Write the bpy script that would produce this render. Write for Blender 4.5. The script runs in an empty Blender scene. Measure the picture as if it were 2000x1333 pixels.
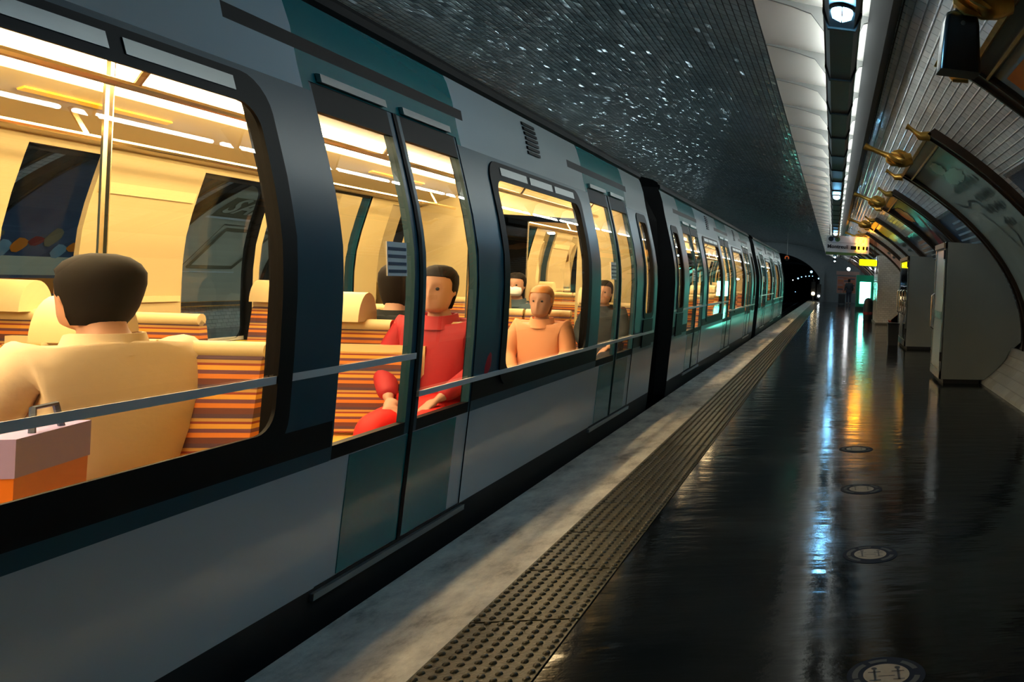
import bpy, bmesh, math, random
from mathutils import Vector, Matrix

random.seed(7)
SC = bpy.context.scene
COL = SC.collection
PI = math.pi

# ------------------------------------------------------------------ camera
CAM_H, F_PX, ROLL = 1.5, 1600.0, 0.045
YAW = math.atan(380 / 1600.0)
VPX, VPY = 1629.0, 553.0
cr, sr = math.cos(ROLL), math.sin(ROLL)
fw = Vector((math.sin(YAW), math.cos(YAW), 0))
rt = Vector((math.cos(YAW), -math.sin(YAW), 0))
up = Vector((0, 0, 1))
cam_d = bpy.data.cameras.new('camera')
cam = bpy.data.objects.new('camera', cam_d)
COL.objects.link(cam)
U = rt * cr + up * sr
V = up * cr - rt * sr
cam.matrix_world = Matrix(((U.x, V.x, -fw.x, 0), (U.y, V.y, -fw.y, 0), (U.z, V.z, -fw.z, CAM_H), (0, 0, 0, 1)))
cam_d.sensor_width = 36
cam_d.lens = 36 * F_PX / 2000
cam_d.shift_x = (1000 - (VPX + 380 * cr)) / 2000
cam_d.shift_y = ((VPY + 380 * sr) - 666.5) / 2000
cam_d.clip_start, cam_d.clip_end = 0.05, 300
SC.camera = cam

# ------------------------------------------------------------------ world, exposure, light levels
w = bpy.data.worlds.new('world')
SC.world = w
w.use_nodes = True
w.node_tree.nodes['Background'].inputs[0].default_value = (0.01, 0.02, 0.025, 1)
w.node_tree.nodes['Background'].inputs[1].default_value = 0.15
SC.view_settings.view_transform = 'Standard'
SC.view_settings.look = 'None'
SC.view_settings.exposure = 0.0
SC.view_settings.gamma = 1.0
SC.view_settings.use_curve_mapping = False
SC.cycles.max_bounces = 8
SC.cycles.transparent_max_bounces = 24
SC.cycles.sample_clamp_indirect = 6
SC.cycles.caustics_reflective = False
SC.cycles.caustics_refractive = False

L_TUBE = 31.0       # tubes on the platform trunking
L_TUBE_FAR = 60.0   # tubes over the opposite platform
L_TRAIN = 37.0      # ceiling strips in the train
L_LAMP = 260.0      # bulkhead lamps under the trunking
L_LED = 30.0       # amber digits of the hanging sign
L_YELLOW = 2.2     # lit yellow sign
L_SCREEN = 22.0     # screen of the green totem


# ------------------------------------------------------------------ materials
def new_mat(name):
    m = bpy.data.materials.new(name)
    m.use_nodes = True
    nt = m.node_tree
    return m, nt, nt.nodes['Principled BSDF']


def P(name, col, rough=0.5, metal=0.0, emis=None, strength=0.0, noise=0.0, nscale=6.0, bump=0.0, bscale=40.0, coat=0.0, rvar=0.0, spec=None):
    m, nt, b = new_mat(name)
    b.inputs['Base Color'].default_value = (*col, 1)
    b.inputs['Roughness'].default_value = rough
    b.inputs['Metallic'].default_value = metal
    if spec is not None:
        b.inputs['Specular IOR Level'].default_value = spec
    if coat:
        b.inputs['Coat Weight'].default_value = coat
        b.inputs['Coat Roughness'].default_value = 0.06
    if emis:
        b.inputs['Emission Color'].default_value = (*emis, 1)
        b.inputs['Emission Strength'].default_value = strength
    if noise or bump or rvar:
        tc = nt.nodes.new('ShaderNodeTexCoord')
    if noise or rvar:
        n = nt.nodes.new('ShaderNodeTexNoise')
        n.inputs['Scale'].default_value = nscale
        n.inputs['Detail'].default_value = 6
        nt.links.new(tc.outputs['Object'], n.inputs['Vector'])
    if noise:
        mx = nt.nodes.new('ShaderNodeMix')
        mx.data_type = 'RGBA'
        mx.inputs[6].default_value = (*[c * (1 - noise) for c in col], 1)
        mx.inputs[7].default_value = (*[min(1, c * (1 + noise)) for c in col], 1)
        nt.links.new(n.outputs['Fac'], mx.inputs[0])
        nt.links.new(mx.outputs[2], b.inputs['Base Color'])
    if rvar:
        mr = nt.nodes.new('ShaderNodeMapRange')
        mr.inputs['From Min'].default_value = 0.3
        mr.inputs['From Max'].default_value = 0.7
        mr.inputs['To Min'].default_value = max(0.02, rough - rvar)
        mr.inputs['To Max'].default_value = rough + rvar
        nt.links.new(n.outputs['Fac'], mr.inputs['Value'])
        nt.links.new(mr.outputs['Result'], b.inputs['Roughness'])
    if bump:
        n2 = nt.nodes.new('ShaderNodeTexNoise')
        n2.inputs['Scale'].default_value = bscale
        n2.inputs['Detail'].default_value = 4
        nt.links.new(tc.outputs['Object'], n2.inputs['Vector'])
        bp = nt.nodes.new('ShaderNodeBump')
        bp.inputs['Strength'].default_value = bump
        bp.inputs['Distance'].default_value = 0.01
        nt.links.new(n2.outputs['Fac'], bp.inputs['Height'])
        nt.links.new(bp.outputs['Normal'], b.inputs['Normal'])
    return m


def emit(name, col, strength):
    m, nt, b = new_mat(name)
    b.inputs['Base Color'].default_value = (*[c * 0.5 for c in col], 1)
    b.inputs['Roughness'].default_value = 0.4
    b.inputs['Emission Color'].default_value = (*col, 1)
    b.inputs['Emission Strength'].default_value = strength
    return m


def glass(name, tint=(0.92, 0.95, 0.95), ior=1.5, rough=0.0):
    m = bpy.data.materials.new(name)
    m.use_nodes = True
    nt = m.node_tree
    nt.nodes.clear()
    out = nt.nodes.new('ShaderNodeOutputMaterial')
    mix = nt.nodes.new('ShaderNodeMixShader')
    tr = nt.nodes.new('ShaderNodeBsdfTransparent')
    tr.inputs[0].default_value = (*tint, 1)
    gl = nt.nodes.new('ShaderNodeBsdfGlossy')
    gl.inputs['Roughness'].default_value = rough
    fr = nt.nodes.new('ShaderNodeFresnel')
    fr.inputs['IOR'].default_value = ior
    nt.links.new(fr.outputs[0], mix.inputs[0])
    nt.links.new(tr.outputs[0], mix.inputs[1])
    nt.links.new(gl.outputs[0], mix.inputs[2])
    nt.links.new(mix.outputs[0], out.inputs[0])
    return m


def tile_mat(name, c1, c2, mortar, bw=0.155, bh=0.078, rough=0.14, tilt=0.05, wave=0.02, mort=0.004, bev=0.7):
    """glazed bevelled tiles laid along UV (u = arc length, v = distance along the platform)"""
    m, nt, b = new_mat(name)
    N, Lk = nt.nodes.new, nt.links.new
    uv = N('ShaderNodeUVMap')
    sep = N('ShaderNodeSeparateXYZ')
    com = N('ShaderNodeCombineXYZ')
    Lk(uv.outputs[0], sep.inputs[0])
    Lk(sep.outputs[1], com.inputs[0])
    Lk(sep.outputs[0], com.inputs[1])

    def brick(ms):
        br = N('ShaderNodeTexBrick')
        br.inputs['Scale'].default_value = 1
        br.inputs['Brick Width'].default_value = bw
        br.inputs['Row Height'].default_value = bh
        br.inputs['Mortar Size'].default_value = ms
        br.inputs['Mortar Smooth'].default_value = 0.6
        br.inputs['Color1'].default_value = (0, 0, 0, 1)
        br.inputs['Color2'].default_value = (1, 1, 1, 1)
        br.inputs['Mortar'].default_value = (0.5, 0.5, 0.5, 1)
        Lk(com.outputs[0], br.inputs['Vector'])
        return br
    br = brick(mort)
    wide = brick(mort + 0.008)
    wide.inputs['Mortar Smooth'].default_value = 1.0
    cm = N('ShaderNodeMix')
    cm.data_type = 'RGBA'
    cm.inputs[6].default_value = (*c1, 1)
    cm.inputs[7].default_value = (*c2, 1)
    Lk(br.outputs['Color'], cm.inputs[0])
    ns = N('ShaderNodeTexNoise')
    ns.inputs['Scale'].default_value = 0.9
    ns.inputs['Detail'].default_value = 5
    Lk(com.outputs[0], ns.inputs['Vector'])
    gr = N('ShaderNodeMapRange')
    gr.inputs['From Min'].default_value = 0.3
    gr.inputs['From Max'].default_value = 0.7
    gr.inputs['To Min'].default_value = 0.72
    gr.inputs['To Max'].default_value = 1.0
    Lk(ns.outputs['Fac'], gr.inputs['Value'])
    mul = N('ShaderNodeMix')
    mul.data_type = 'RGBA'
    mul.blend_type = 'MULTIPLY'
    mul.inputs[0].default_value = 1
    Lk(cm.outputs[2], mul.inputs[6])
    Lk(gr.outputs['Result'], mul.inputs[7])
    mm = N('ShaderNodeMix')
    mm.data_type = 'RGBA'
    mm.inputs[7].default_value = (*mortar, 1)
    Lk(br.outputs['Fac'], mm.inputs[0])
    Lk(mul.outputs[2], mm.inputs[6])
    Lk(mm.outputs[2], b.inputs['Base Color'])
    rr = N('ShaderNodeMapRange')
    rr.inputs['To Min'].default_value = rough
    rr.inputs['To Max'].default_value = 0.8
    Lk(br.outputs['Fac'], rr.inputs['Value'])
    Lk(rr.outputs['Result'], b.inputs['Roughness'])
    wn = N('ShaderNodeTexWhiteNoise')
    wn.noise_dimensions = '1D'
    idb = brick(0.0)
    idb.inputs['Mortar Smooth'].default_value = 0.0
    Lk(idb.outputs['Color'], wn.inputs['W'])
    sb = N('ShaderNodeVectorMath')
    sb.operation = 'SUBTRACT'
    sb.inputs[1].default_value = (0.5, 0.5, 0.5)
    Lk(wn.outputs['Color'], sb.inputs[0])
    sc = N('ShaderNodeVectorMath')
    sc.operation = 'SCALE'
    sc.inputs['Scale'].default_value = tilt
    p3a = N('ShaderNodeVectorMath')
    p3a.operation = 'MULTIPLY'
    Lk(sb.outputs[0], p3a.inputs[0])
    Lk(sb.outputs[0], p3a.inputs[1])
    p3b = N('ShaderNodeVectorMath')
    p3b.operation = 'MULTIPLY'
    Lk(p3a.outputs[0], p3b.inputs[0])
    Lk(sb.outputs[0], p3b.inputs[1])
    Lk(p3b.outputs[0], sc.inputs[0])
    n3 = N('ShaderNodeTexNoise')
    n3.inputs['Scale'].default_value = 0.55
    n3.inputs['Detail'].default_value = 2
    Lk(com.outputs[0], n3.inputs['Vector'])
    sb2 = N('ShaderNodeVectorMath')
    sb2.operation = 'SUBTRACT'
    sb2.inputs[1].default_value = (0.5, 0.5, 0.5)
    Lk(n3.outputs['Color'], sb2.inputs[0])
    sc2 = N('ShaderNodeVectorMath')
    sc2.operation = 'SCALE'
    sc2.inputs['Scale'].default_value = wave * 5
    Lk(sb2.outputs[0], sc2.inputs[0])
    ge = N('ShaderNodeNewGeometry')
    a1 = N('ShaderNodeVectorMath')
    a1.operation = 'ADD'
    Lk(ge.outputs['Normal'], a1.inputs[0])
    Lk(sc.outputs[0], a1.inputs[1])
    a2 = N('ShaderNodeVectorMath')
    a2.operation = 'ADD'
    Lk(a1.outputs[0], a2.inputs[0])
    Lk(sc2.outputs[0], a2.inputs[1])
    nz = N('ShaderNodeVectorMath')
    nz.operation = 'NORMALIZE'
    Lk(a2.outputs[0], nz.inputs[0])
    bp = N('ShaderNodeBump')
    bp.invert = True
    bp.inputs['Strength'].default_value = bev
    bp.inputs['Distance'].default_value = 0.006
    Lk(wide.outputs['Fac'], bp.inputs['Height'])
    Lk(nz.outputs[0], bp.inputs['Normal'])
    Lk(bp.outputs['Normal'], b.inputs['Normal'])
    return m


def floor_mat():
    m, nt, b = new_mat('dark_asphalt_floor')
    N, Lk = nt.nodes.new, nt.links.new
    tc = N('ShaderNodeTexCoord')
    n1 = N('ShaderNodeTexNoise')
    n1.inputs['Scale'].default_value = 1.3
    n1.inputs['Detail'].default_value = 8
    Lk(tc.outputs['Object'], n1.inputs['Vector'])
    cr_ = N('ShaderNodeValToRGB')
    cr_.color_ramp.elements[0].position = 0.3
    cr_.color_ramp.elements[0].color = (0.003, 0.004, 0.005, 1)
    cr_.color_ramp.elements[1].position = 0.75
    cr_.color_ramp.elements[1].color = (0.010, 0.012, 0.013, 1)
    Lk(n1.outputs['Fac'], cr_.inputs[0])
    Lk(cr_.outputs[0], b.inputs['Base Color'])
    b.inputs['Specular IOR Level'].default_value = 0.19
    mr = N('ShaderNodeMapRange')
    mr.inputs['From Min'].default_value = 0.3
    mr.inputs['From Max'].default_value = 0.7
    mr.inputs['To Min'].default_value = 0.07
    mr.inputs['To Max'].default_value = 0.16
    Lk(n1.outputs['Fac'], mr.inputs['Value'])
    Lk(mr.outputs['Result'], b.inputs['Roughness'])
    mp = N('ShaderNodeMapping')
    mp.inputs['Scale'].default_value = (0.9, 2.6, 1)
    Lk(tc.outputs['Object'], mp.inputs['Vector'])
    n2 = N('ShaderNodeTexNoise')
    n2.inputs['Scale'].default_value = 2.2
    n2.inputs['Detail'].default_value = 3
    Lk(mp.outputs[0], n2.inputs['Vector'])
    n3 = N('ShaderNodeTexNoise')
    n3.inputs['Scale'].default_value = 60
    Lk(tc.outputs['Object'], n3.inputs['Vector'])
    ad = N('ShaderNodeMath')
    ad.operation = 'MULTIPLY_ADD'
    ad.inputs[1].default_value = 0.04
    Lk(n3.outputs['Fac'], ad.inputs[0])
    Lk(n2.outputs['Fac'], ad.inputs[2])
    bp = N('ShaderNodeBump')
    bp.inputs['Strength'].default_value = 0.22
    bp.inputs['Distance'].default_value = 0.02
    Lk(ad.outputs[0], bp.inputs['Height'])
    Lk(bp.outputs['Normal'], b.inputs['Normal'])
    return m


def concrete_mat():
    m, nt, b = new_mat('worn_pale_kerb_stone')
    N, Lk = nt.nodes.new, nt.links.new
    tc = N('ShaderNodeTexCoord')
    n1 = N('ShaderNodeTexNoise')
    n1.inputs['Scale'].default_value = 3.0
    n1.inputs['Detail'].default_value = 10
    n1.inputs['Roughness'].default_value = 0.7
    mp = N('ShaderNodeMapping')
    mp.inputs['Scale'].default_value = (1.6, 0.8, 1)
    Lk(tc.outputs['Object'], mp.inputs['Vector'])
    Lk(mp.outputs[0], n1.inputs['Vector'])
    r = N('ShaderNodeValToRGB')
    e = r.color_ramp.elements
    e[0].position, e[0].color = 0.32, (0.22, 0.20, 0.17, 1)
    e[1].position, e[1].color = 0.62, (0.88, 0.84, 0.74, 1)
    e.new(0.45).color = (0.60, 0.56, 0.49, 1)
    Lk(n1.outputs['Fac'], r.inputs[0])
    Lk(r.outputs[0], b.inputs['Base Color'])
    b.inputs['Roughness'].default_value = 0.55
    n2 = N('ShaderNodeTexNoise')
    n2.inputs['Scale'].default_value = 35
    n2.inputs['Detail'].default_value = 6
    Lk(tc.outputs['Object'], n2.inputs['Vector'])
    bp = N('ShaderNodeBump')
    bp.inputs['Strength'].default_value = 0.4
    bp.inputs['Distance'].default_value = 0.01
    Lk(n2.outputs['Fac'], bp.inputs['Height'])
    Lk(bp.outputs['Normal'], b.inputs['Normal'])
    return m


def seat_fabric():
    m, nt, b = new_mat('striped_seat_fabric')
    N, Lk = nt.nodes.new, nt.links.new
    tc = N('ShaderNodeTexCoord')
    sp = N('ShaderNodeSeparateXYZ')
    Lk(tc.outputs['Object'], sp.inputs[0])
    ml = N('ShaderNodeMath')
    ml.operation = 'MULTIPLY'
    ml.inputs[1].default_value = 9.0
    Lk(sp.outputs[2], ml.inputs[0])
    fr = N('ShaderNodeMath')
    fr.operation = 'FRACT'
    Lk(ml.outputs[0], fr.inputs[0])
    r = N('ShaderNodeValToRGB')
    r.color_ramp.interpolation = 'CONSTANT'
    e = r.color_ramp.elements
    e[0].position, e[0].color = 0.0, (0.16, 0.05, 0.035, 1)
    e[1].position, e[1].color = 0.85, (0.10, 0.05, 0.07, 1)
    for p, c in ((0.2, (0.75, 0.22, 0.03, 1)), (0.36, (0.18, 0.06, 0.08, 1)), (0.5, (0.80, 0.38, 0.05, 1)), (0.66, (0.30, 0.05, 0.03, 1)), (0.74, (0.55, 0.30, 0.08, 1))):
        e.new(p).color = c
    Lk(fr.outputs[0], r.inputs[0])
    Lk(r.outputs[0], b.inputs['Base Color'])
    b.inputs['Roughness'].default_value = 0.85
    return m


M = dict(
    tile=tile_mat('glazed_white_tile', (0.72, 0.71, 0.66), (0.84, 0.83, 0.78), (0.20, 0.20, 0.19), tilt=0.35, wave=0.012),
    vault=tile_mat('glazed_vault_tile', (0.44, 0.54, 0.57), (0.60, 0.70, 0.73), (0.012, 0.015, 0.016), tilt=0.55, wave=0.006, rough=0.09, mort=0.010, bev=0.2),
    plinth=tile_mat('plinth_tile', (0.45, 0.44, 0.40), (0.55, 0.54, 0.50), (0.12, 0.12, 0.11), bw=0.32, bh=0.16, tilt=0.02),
    floor=floor_mat(), kerb=concrete_mat(),
    slab=P('dark_studded_rubber', (0.050, 0.044, 0.024), 0.32, noise=0.35, nscale=9, bump=0.3, bscale=60),
    trackbed=P('track_ballast', (0.012, 0.012, 0.012), 0.9, noise=0.5, nscale=30, bump=0.8),
    steel=P('rail_steel', (0.25, 0.24, 0.23), 0.35, 0.9),
    dark=P('dark_tunnel_lining', (0.010, 0.011, 0.012), 0.9, noise=0.4),  # near-black lining with random mottling
    endwall=P('grey_end_wall', (0.30, 0.33, 0.34), 0.5, noise=0.15),
    panel=P('white_reflector', (0.86, 0.82, 0.76), 0.55),
    trunk=P('dark_grey_trunking', (0.035, 0.038, 0.04), 0.45),
    trunk_edge=P('grey_trunking_edge', (0.16, 0.17, 0.17), 0.4),
    band=P('black_band', (0.008, 0.008, 0.008), 0.5),
    rib=P('grey_rib', (0.30, 0.30, 0.29), 0.5),
    duct=P('black_duct', (0.006, 0.006, 0.006), 0.55),
    tube=emit('fluorescent_tube', (0.90, 1.0, 0.98), L_TUBE),
    tube_far=emit('fluorescent_tube_cool', (0.62, 0.90, 1.0), L_TUBE_FAR),
    lamp=emit('lamp_glow', (0.22, 0.62, 1.0), L_LAMP),
    black=P('satin_black', (0.006, 0.007, 0.008), 0.28),
    blackmatt=P('matt_black', (0.006, 0.006, 0.006), 0.7),
    gold=P('tarnished_gilding', (0.55, 0.30, 0.06), 0.32, 0.85, noise=0.5, nscale=14),
    bronze=P('dark_bronze_frame', (0.035, 0.018, 0.008), 0.3, 0.3, noise=0.5, nscale=12),
    cabinet=P('grey_white_enamel', (0.24, 0.25, 0.225), 0.35, noise=0.08, nscale=2),
    enamel=P('pale_door_enamel', (0.42, 0.43, 0.40), 0.25),
    chrome=P('brushed_chrome', (0.62, 0.60, 0.56), 0.22, 1.0),
    header=P('brown_header', (0.22, 0.13, 0.06), 0.6),
    darkglass=P('dark_glass_front', (0.01, 0.011, 0.012), 0.06),
    signwhite=P('sign_white', (0.85, 0.87, 0.85), 0.4),
    signdark=P('sign_lettering', (0.012, 0.014, 0.02), 0.5),
    signgreen=P('sign_green', (0.10, 0.22, 0.015), 0.4),
    led=emit('amber_led', (1.0, 0.36, 0.01), L_LED),
    yellow=emit('lit_yellow', (1.0, 0.85, 0.0), L_YELLOW),
    totem=P('green_totem', (0.005, 0.20, 0.13), 0.3),
    screen=emit('lit_screen', (0.16, 1.0, 0.72), L_SCREEN),
    # train
    grey=P('train_light_grey', (0.50, 0.58, 0.61), 0.22, coat=0.5),
    navy=P('train_dark_blue', (0.006, 0.060, 0.092), 0.32, spec=0.35),
    teal=P('train_jade', (0.0, 0.17, 0.18), 0.25, coat=0.5),
    rubber=P('black_rubber', (0.003, 0.003, 0.004), 0.5, spec=0.12),
    skirt=P('black_underframe', (0.005, 0.005, 0.006), 0.7),
    roofm=P('train_roof', (0.004, 0.005, 0.006), 0.6, spec=0.12),
    sill=P('aluminium_sill', (0.35, 0.38, 0.38), 0.3, 0.8),
    glass_reflection=P('pale_glass_reflection', (0.75, 0.77, 0.75), 0.4),
    cream=P('cream_lining', (0.50, 0.405, 0.20), 0.45),
    creamdark=P('grey_train_floor', (0.06, 0.055, 0.05), 0.6),
    ceil=P('train_ceiling', (0.26, 0.22, 0.15), 0.4),
    strip=emit('train_light_strip', (1.0, 0.73, 0.39), L_TRAIN),
    rail=P('handrail_steel', (0.80, 0.66, 0.40), 0.2, 1.0),
    seat=seat_fabric(),
    seatshell=P('cream_seat_shell', (0.72, 0.56, 0.28), 0.4),
    route_sill_glow=P('yellow_route_and_sill_glow', (0.95, 0.60, 0.0), 0.5),
    glass=glass('window_glass', (0.93, 0.95, 0.94), 1.42),
    glass_far=glass('far_window_glass', (0.90, 0.92, 0.90), 1.12),
    # people
    skin=P('skin', (0.55, 0.30, 0.20), 0.5),
    hair=P('dark_hair', (0.010, 0.007, 0.005), 0.75, spec=0.2),
    ginger=P('ginger_hair', (0.45, 0.16, 0.02), 0.5),
    coat_cream=P('cream_coat', (0.74, 0.60, 0.40), 0.8, bump=0.2),
    coat_dark=P('dark_coat', (0.012, 0.018, 0.022), 0.8),
    coat_red=P('maroon_coat', (0.42, 0.012, 0.02), 0.7),
    red=P('bright_red_cloth', (0.85, 0.015, 0.01), 0.7),
    peach=P('peach_jacket', (0.80, 0.36, 0.18), 0.75),
    bluecloth=P('blue_grey_coat', (0.06, 0.10, 0.13), 0.8),
    denim=P('dark_trousers', (0.015, 0.018, 0.03), 0.8),
    bag_lilac=P('bag_lilac', (0.38, 0.30, 0.62), 0.6),
    mask=P('white_face_mask', (0.85, 0.85, 0.82), 0.7),
    shoe=P('black_shoe', (0.01, 0.01, 0.01), 0.4),
    # posters
    p_pale=P('poster_pale_green', (0.30, 0.36, 0.32), 0.25, noise=0.2, nscale=1.5),
    p_peach=P('poster_peach', (0.42, 0.35, 0.29), 0.3),
    p_green=P('poster_moss', (0.23, 0.29, 0.22), 0.3),
    p_ink=P('poster_ink', (0.02, 0.04, 0.04), 0.4),
    p_dark=P('poster_dark', (0.014, 0.012, 0.012), 0.15, noise=0.3, nscale=2),
    p_red=P('poster_red', (0.20, 0.02, 0.025), 0.2),
    p_orange=P('poster_orange', (0.75, 0.20, 0.02), 0.3),
    p_grey=P('poster_grey', (0.34, 0.36, 0.36), 0.2, noise=0.1),
    p_blue=P('poster_blue', (0.015, 0.04, 0.07), 0.2, noise=0.3),
    p_navy=P('poster_night_blue', (0.05, 0.07, 0.12), 0.3, noise=0.3),
    p_line=P('poster_pale_line', (0.20, 0.30, 0.36), 0.4),
    p_beige=P('poster_beige', (0.58, 0.52, 0.38), 0.4),
    p_brown=P('poster_brown', (0.20, 0.15, 0.08), 0.5),
    p_white=P('poster_white', (0.75, 0.75, 0.72), 0.4),
    p_pink=P('poster_brick_pink', (0.78, 0.26, 0.17), 0.5),
    p_pinkpale=P('poster_pale_pink', (0.75, 0.45, 0.38), 0.5),
    disc_blue=P('sticker_navy', (0.008, 0.014, 0.03), 0.7, spec=0.1),
    disc_grey=P('sticker_ring_print', (0.06, 0.075, 0.09), 0.8, spec=0.1),
    disc_white=P('sticker_white', (0.20, 0.20, 0.185), 0.8, noise=0.25, nscale=20),
    orange=P('orange_plastic', (0.85, 0.10, 0.02), 0.35),
    binm=P('dark_bin', (0.02, 0.02, 0.02), 0.4),
)
M['t_white'] = emit('tunnel_lamp_white', (0.85, 0.95, 1.0), 10)
M['globe'] = emit('globe_lamp_glow', (0.95, 0.97, 1.0), 45)
M['t_blue'] = emit('tunnel_lamp_blue', (0.25, 0.6, 1.0), 5)
M['t_warm'] = emit('tunnel_lamp_warm', (1.0, 0.8, 0.45), 10)
M['t_red'] = emit('stop_marker_glow', (1.0, 0.18, 0.03), 0.5)
M['phone'] = emit('phone_light', (0.8, 0.9, 1.0), 12)


# ------------------------------------------------------------------ mesh helpers
class MB:
    def __init__(self):
        self.v, self.f, self.m, self.uv, self.mats = [], [], [], {}, []

    def mi(self, mat):
        if mat not in self.mats:
            self.mats.append(mat)
        return self.mats.index(mat)

    def vert(self, p):
        self.v.append(tuple(p))
        return len(self.v) - 1

    def face(self, ids, mat, uv=None):
        if uv:
            self.uv[len(self.f)] = uv
        self.f.append(tuple(ids))
        self.m.append(self.mi(mat))

    def quad(self, a, b, c, d, mat):
        self.face([self.vert(p) for p in (a, b, c, d)], mat)

    def box(self, x0, x1, y0, y1, z0, z1, mat):
        i = len(self.v)
        for z in (z0, z1):
            for x, y in ((x0, y0), (x1, y0), (x1, y1), (x0, y1)):
                self.v.append((x, y, z))
        for q in ((0, 3, 2, 1), (4, 5, 6, 7), (0, 1, 5, 4), (1, 2, 6, 5), (2, 3, 7, 6), (3, 0, 4, 7)):
            self.face([i + k for k in q], mat)
        return self

    def loft(self, rings, mat, closed=True, caps=True):
        n = len(rings[0])
        base = [[self.vert(p) for p in r] for r in rings]
        for a, b in zip(base, base[1:]):
            for k in range(n if closed else n - 1):
                self.face((a[k], a[(k + 1) % n], b[(k + 1) % n], b[k]), mat)
        if caps and closed:
            self.face(list(reversed(base[0])), mat)
            self.face(base[-1], mat)
        return self

    def prism(self, outline, axis, a0, a1, mat):
        """outline of 2D points in the plane across axis, extruded from a0 to a1"""
        def p3(p, a):
            return (a, p[0], p[1]) if axis == 'x' else (p[0], a, p[1]) if axis == 'y' else (p[0], p[1], a)
        return self.loft([[p3(p, a0) for p in outline], [p3(p, a1) for p in outline]], mat)

    def tube(self, path, r, mat, n=8, caps=True):
        rings = []
        path = [Vector(p) for p in path]
        rr = r if isinstance(r, (list, tuple)) else [r] * len(path)
        ref = None
        for i, p in enumerate(path):
            t = (path[min(i + 1, len(path) - 1)] - path[max(i - 1, 0)]).normalized()
            if ref is None:
                ref = Vector((0, 0, 1)) if abs(t.z) < 0.9 else Vector((1, 0, 0))
            a = t.cross(ref).normalized()
            ref = a.cross(t).normalized()
            rings.append([p + (a * math.cos(2 * PI * k / n) + ref * math.sin(2 * PI * k / n)) * rr[i] for k in range(n)])
        return self.loft(rings, mat, True, caps)

    def sphere(self, c, r, mat, n=12, m=8, sc=(1, 1, 1)):
        rings = []
        for i in range(m + 1):
            t = PI * i / m
            rr = max(1e-4, math.sin(t))
            rings.append([(c[0] + r * sc[0] * rr * math.cos(2 * PI * k / n), c[1] + r * sc[1] * rr * math.sin(2 * PI * k / n), c[2] + r * sc[2] * math.cos(t)) for k in range(n)])
        return self.loft(rings, mat, True, False)

    def disc(self, c, r0, r1, mat, z, n=48, a0=0.0, a1=2 * PI):
        k = max(3, int(n * (a1 - a0) / (2 * PI)))
        for i in range(k):
            t0, t1 = a0 + (a1 - a0) * i / k, a0 + (a1 - a0) * (i + 1) / k
            pts = [(c[0] + r1 * math.cos(t0), c[1] + r1 * math.sin(t0), z), (c[0] + r1 * math.cos(t1), c[1] + r1 * math.sin(t1), z)]
            if r0 > 0:
                pts += [(c[0] + r0 * math.cos(t1), c[1] + r0 * math.sin(t1), z), (c[0] + r0 * math.cos(t0), c[1] + r0 * math.sin(t0), z)]
            else:
                pts.append((c[0], c[1], z))
            self.face([self.vert(p) for p in pts], mat)

    def mesh(self, name, smooth=False):
        me = bpy.data.meshes.new(name)
        me.from_pydata(self.v, [], self.f)
        for m_ in self.mats:
            me.materials.append(M[m_] if isinstance(m_, str) else m_)
        me.polygons.foreach_set('material_index', self.m)
        if self.uv:
            uvl = me.uv_layers.new(name='UVMap')
            for fi, uv in self.uv.items():
                for li, c in zip(me.polygons[fi].loop_indices, uv):
                    uvl.data[li].uv = c
        me.update()
        if smooth:
            me.polygons.foreach_set('use_smooth', [True] * len(me.polygons))
            try:
                me.set_sharp_from_angle(angle=math.radians(40))
            except Exception:
                pass
        return me

    def build(self, name, parent=None, smooth=False, loc=None):
        o = bpy.data.objects.new(name, self.mesh(name, smooth))
        COL.objects.link(o)
        if parent:
            o.parent = parent
        if loc:
            o.location = loc
        return o


def tag(o, label=None, cat=None, group=None, kind=None):
    if label:
        o['label'] = label
    if cat:
        o['category'] = cat
    if group:
        o['group'] = group
    if kind:
        o['kind'] = kind
    return o


def thing(name, label, cat, loc=(0, 0, 0), rz=0.0, group=None):
    o = bpy.data.objects.new(name, None)
    o.empty_display_size = 0.2
    COL.objects.link(o)
    o.location = loc
    o.rotation_euler = (0, 0, rz)
    return tag(o, label, cat, group)


def copy_tree(o, parent=None):
    c = o.copy()
    COL.objects.link(c)
    if parent:
        c.parent = parent
    for ch in [x for x in bpy.data.objects if x.parent == o]:
        copy_tree(ch, c)
    return c


def text_mesh(txt, size, mat, bold=0.0, extrude=0.002, shear=0.0):
    cu = bpy.data.curves.new('text', 'FONT')
    cu.body = txt
    cu.size = size
    cu.extrude = extrude
    cu.offset = bold
    cu.shear = shear
    cu.resolution_u = 3
    tmp = bpy.data.objects.new('text', cu)
    COL.objects.link(tmp)
    bpy.context.view_layer.update()
    me = bpy.data.meshes.new_from_object(tmp.evaluated_get(bpy.context.evaluated_depsgraph_get()))
    bpy.data.objects.remove(tmp)
    bpy.data.curves.remove(cu)
    me.materials.clear()
    me.materials.append(M[mat])
    return me


# ------------------------------------------------------------------ the vault
VX, VZ, VA, VB = -4.75, 0.70, 7.72, 3.72     # ellipse of the station vault


def ell(th, off=0.0):
    t = math.radians(th)
    return VX + (VA - off) * math.cos(t), VZ + (VB - off) * math.sin(t)


def arc_table():
    tab, s = [], 0.0
    p = ell(-20)
    for i in range(0, 2201):
        th = -20 + i * 0.1
        q = ell(th)
        s += math.hypot(q[0] - p[0], q[1] - p[1])
        p = q
        tab.append(s)
    return tab


ARC = arc_table()


def arc(th):
    return ARC[max(0, min(2200, int(round((th + 20) * 10))))]


YN, YF = -7.0, 66.0


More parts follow.
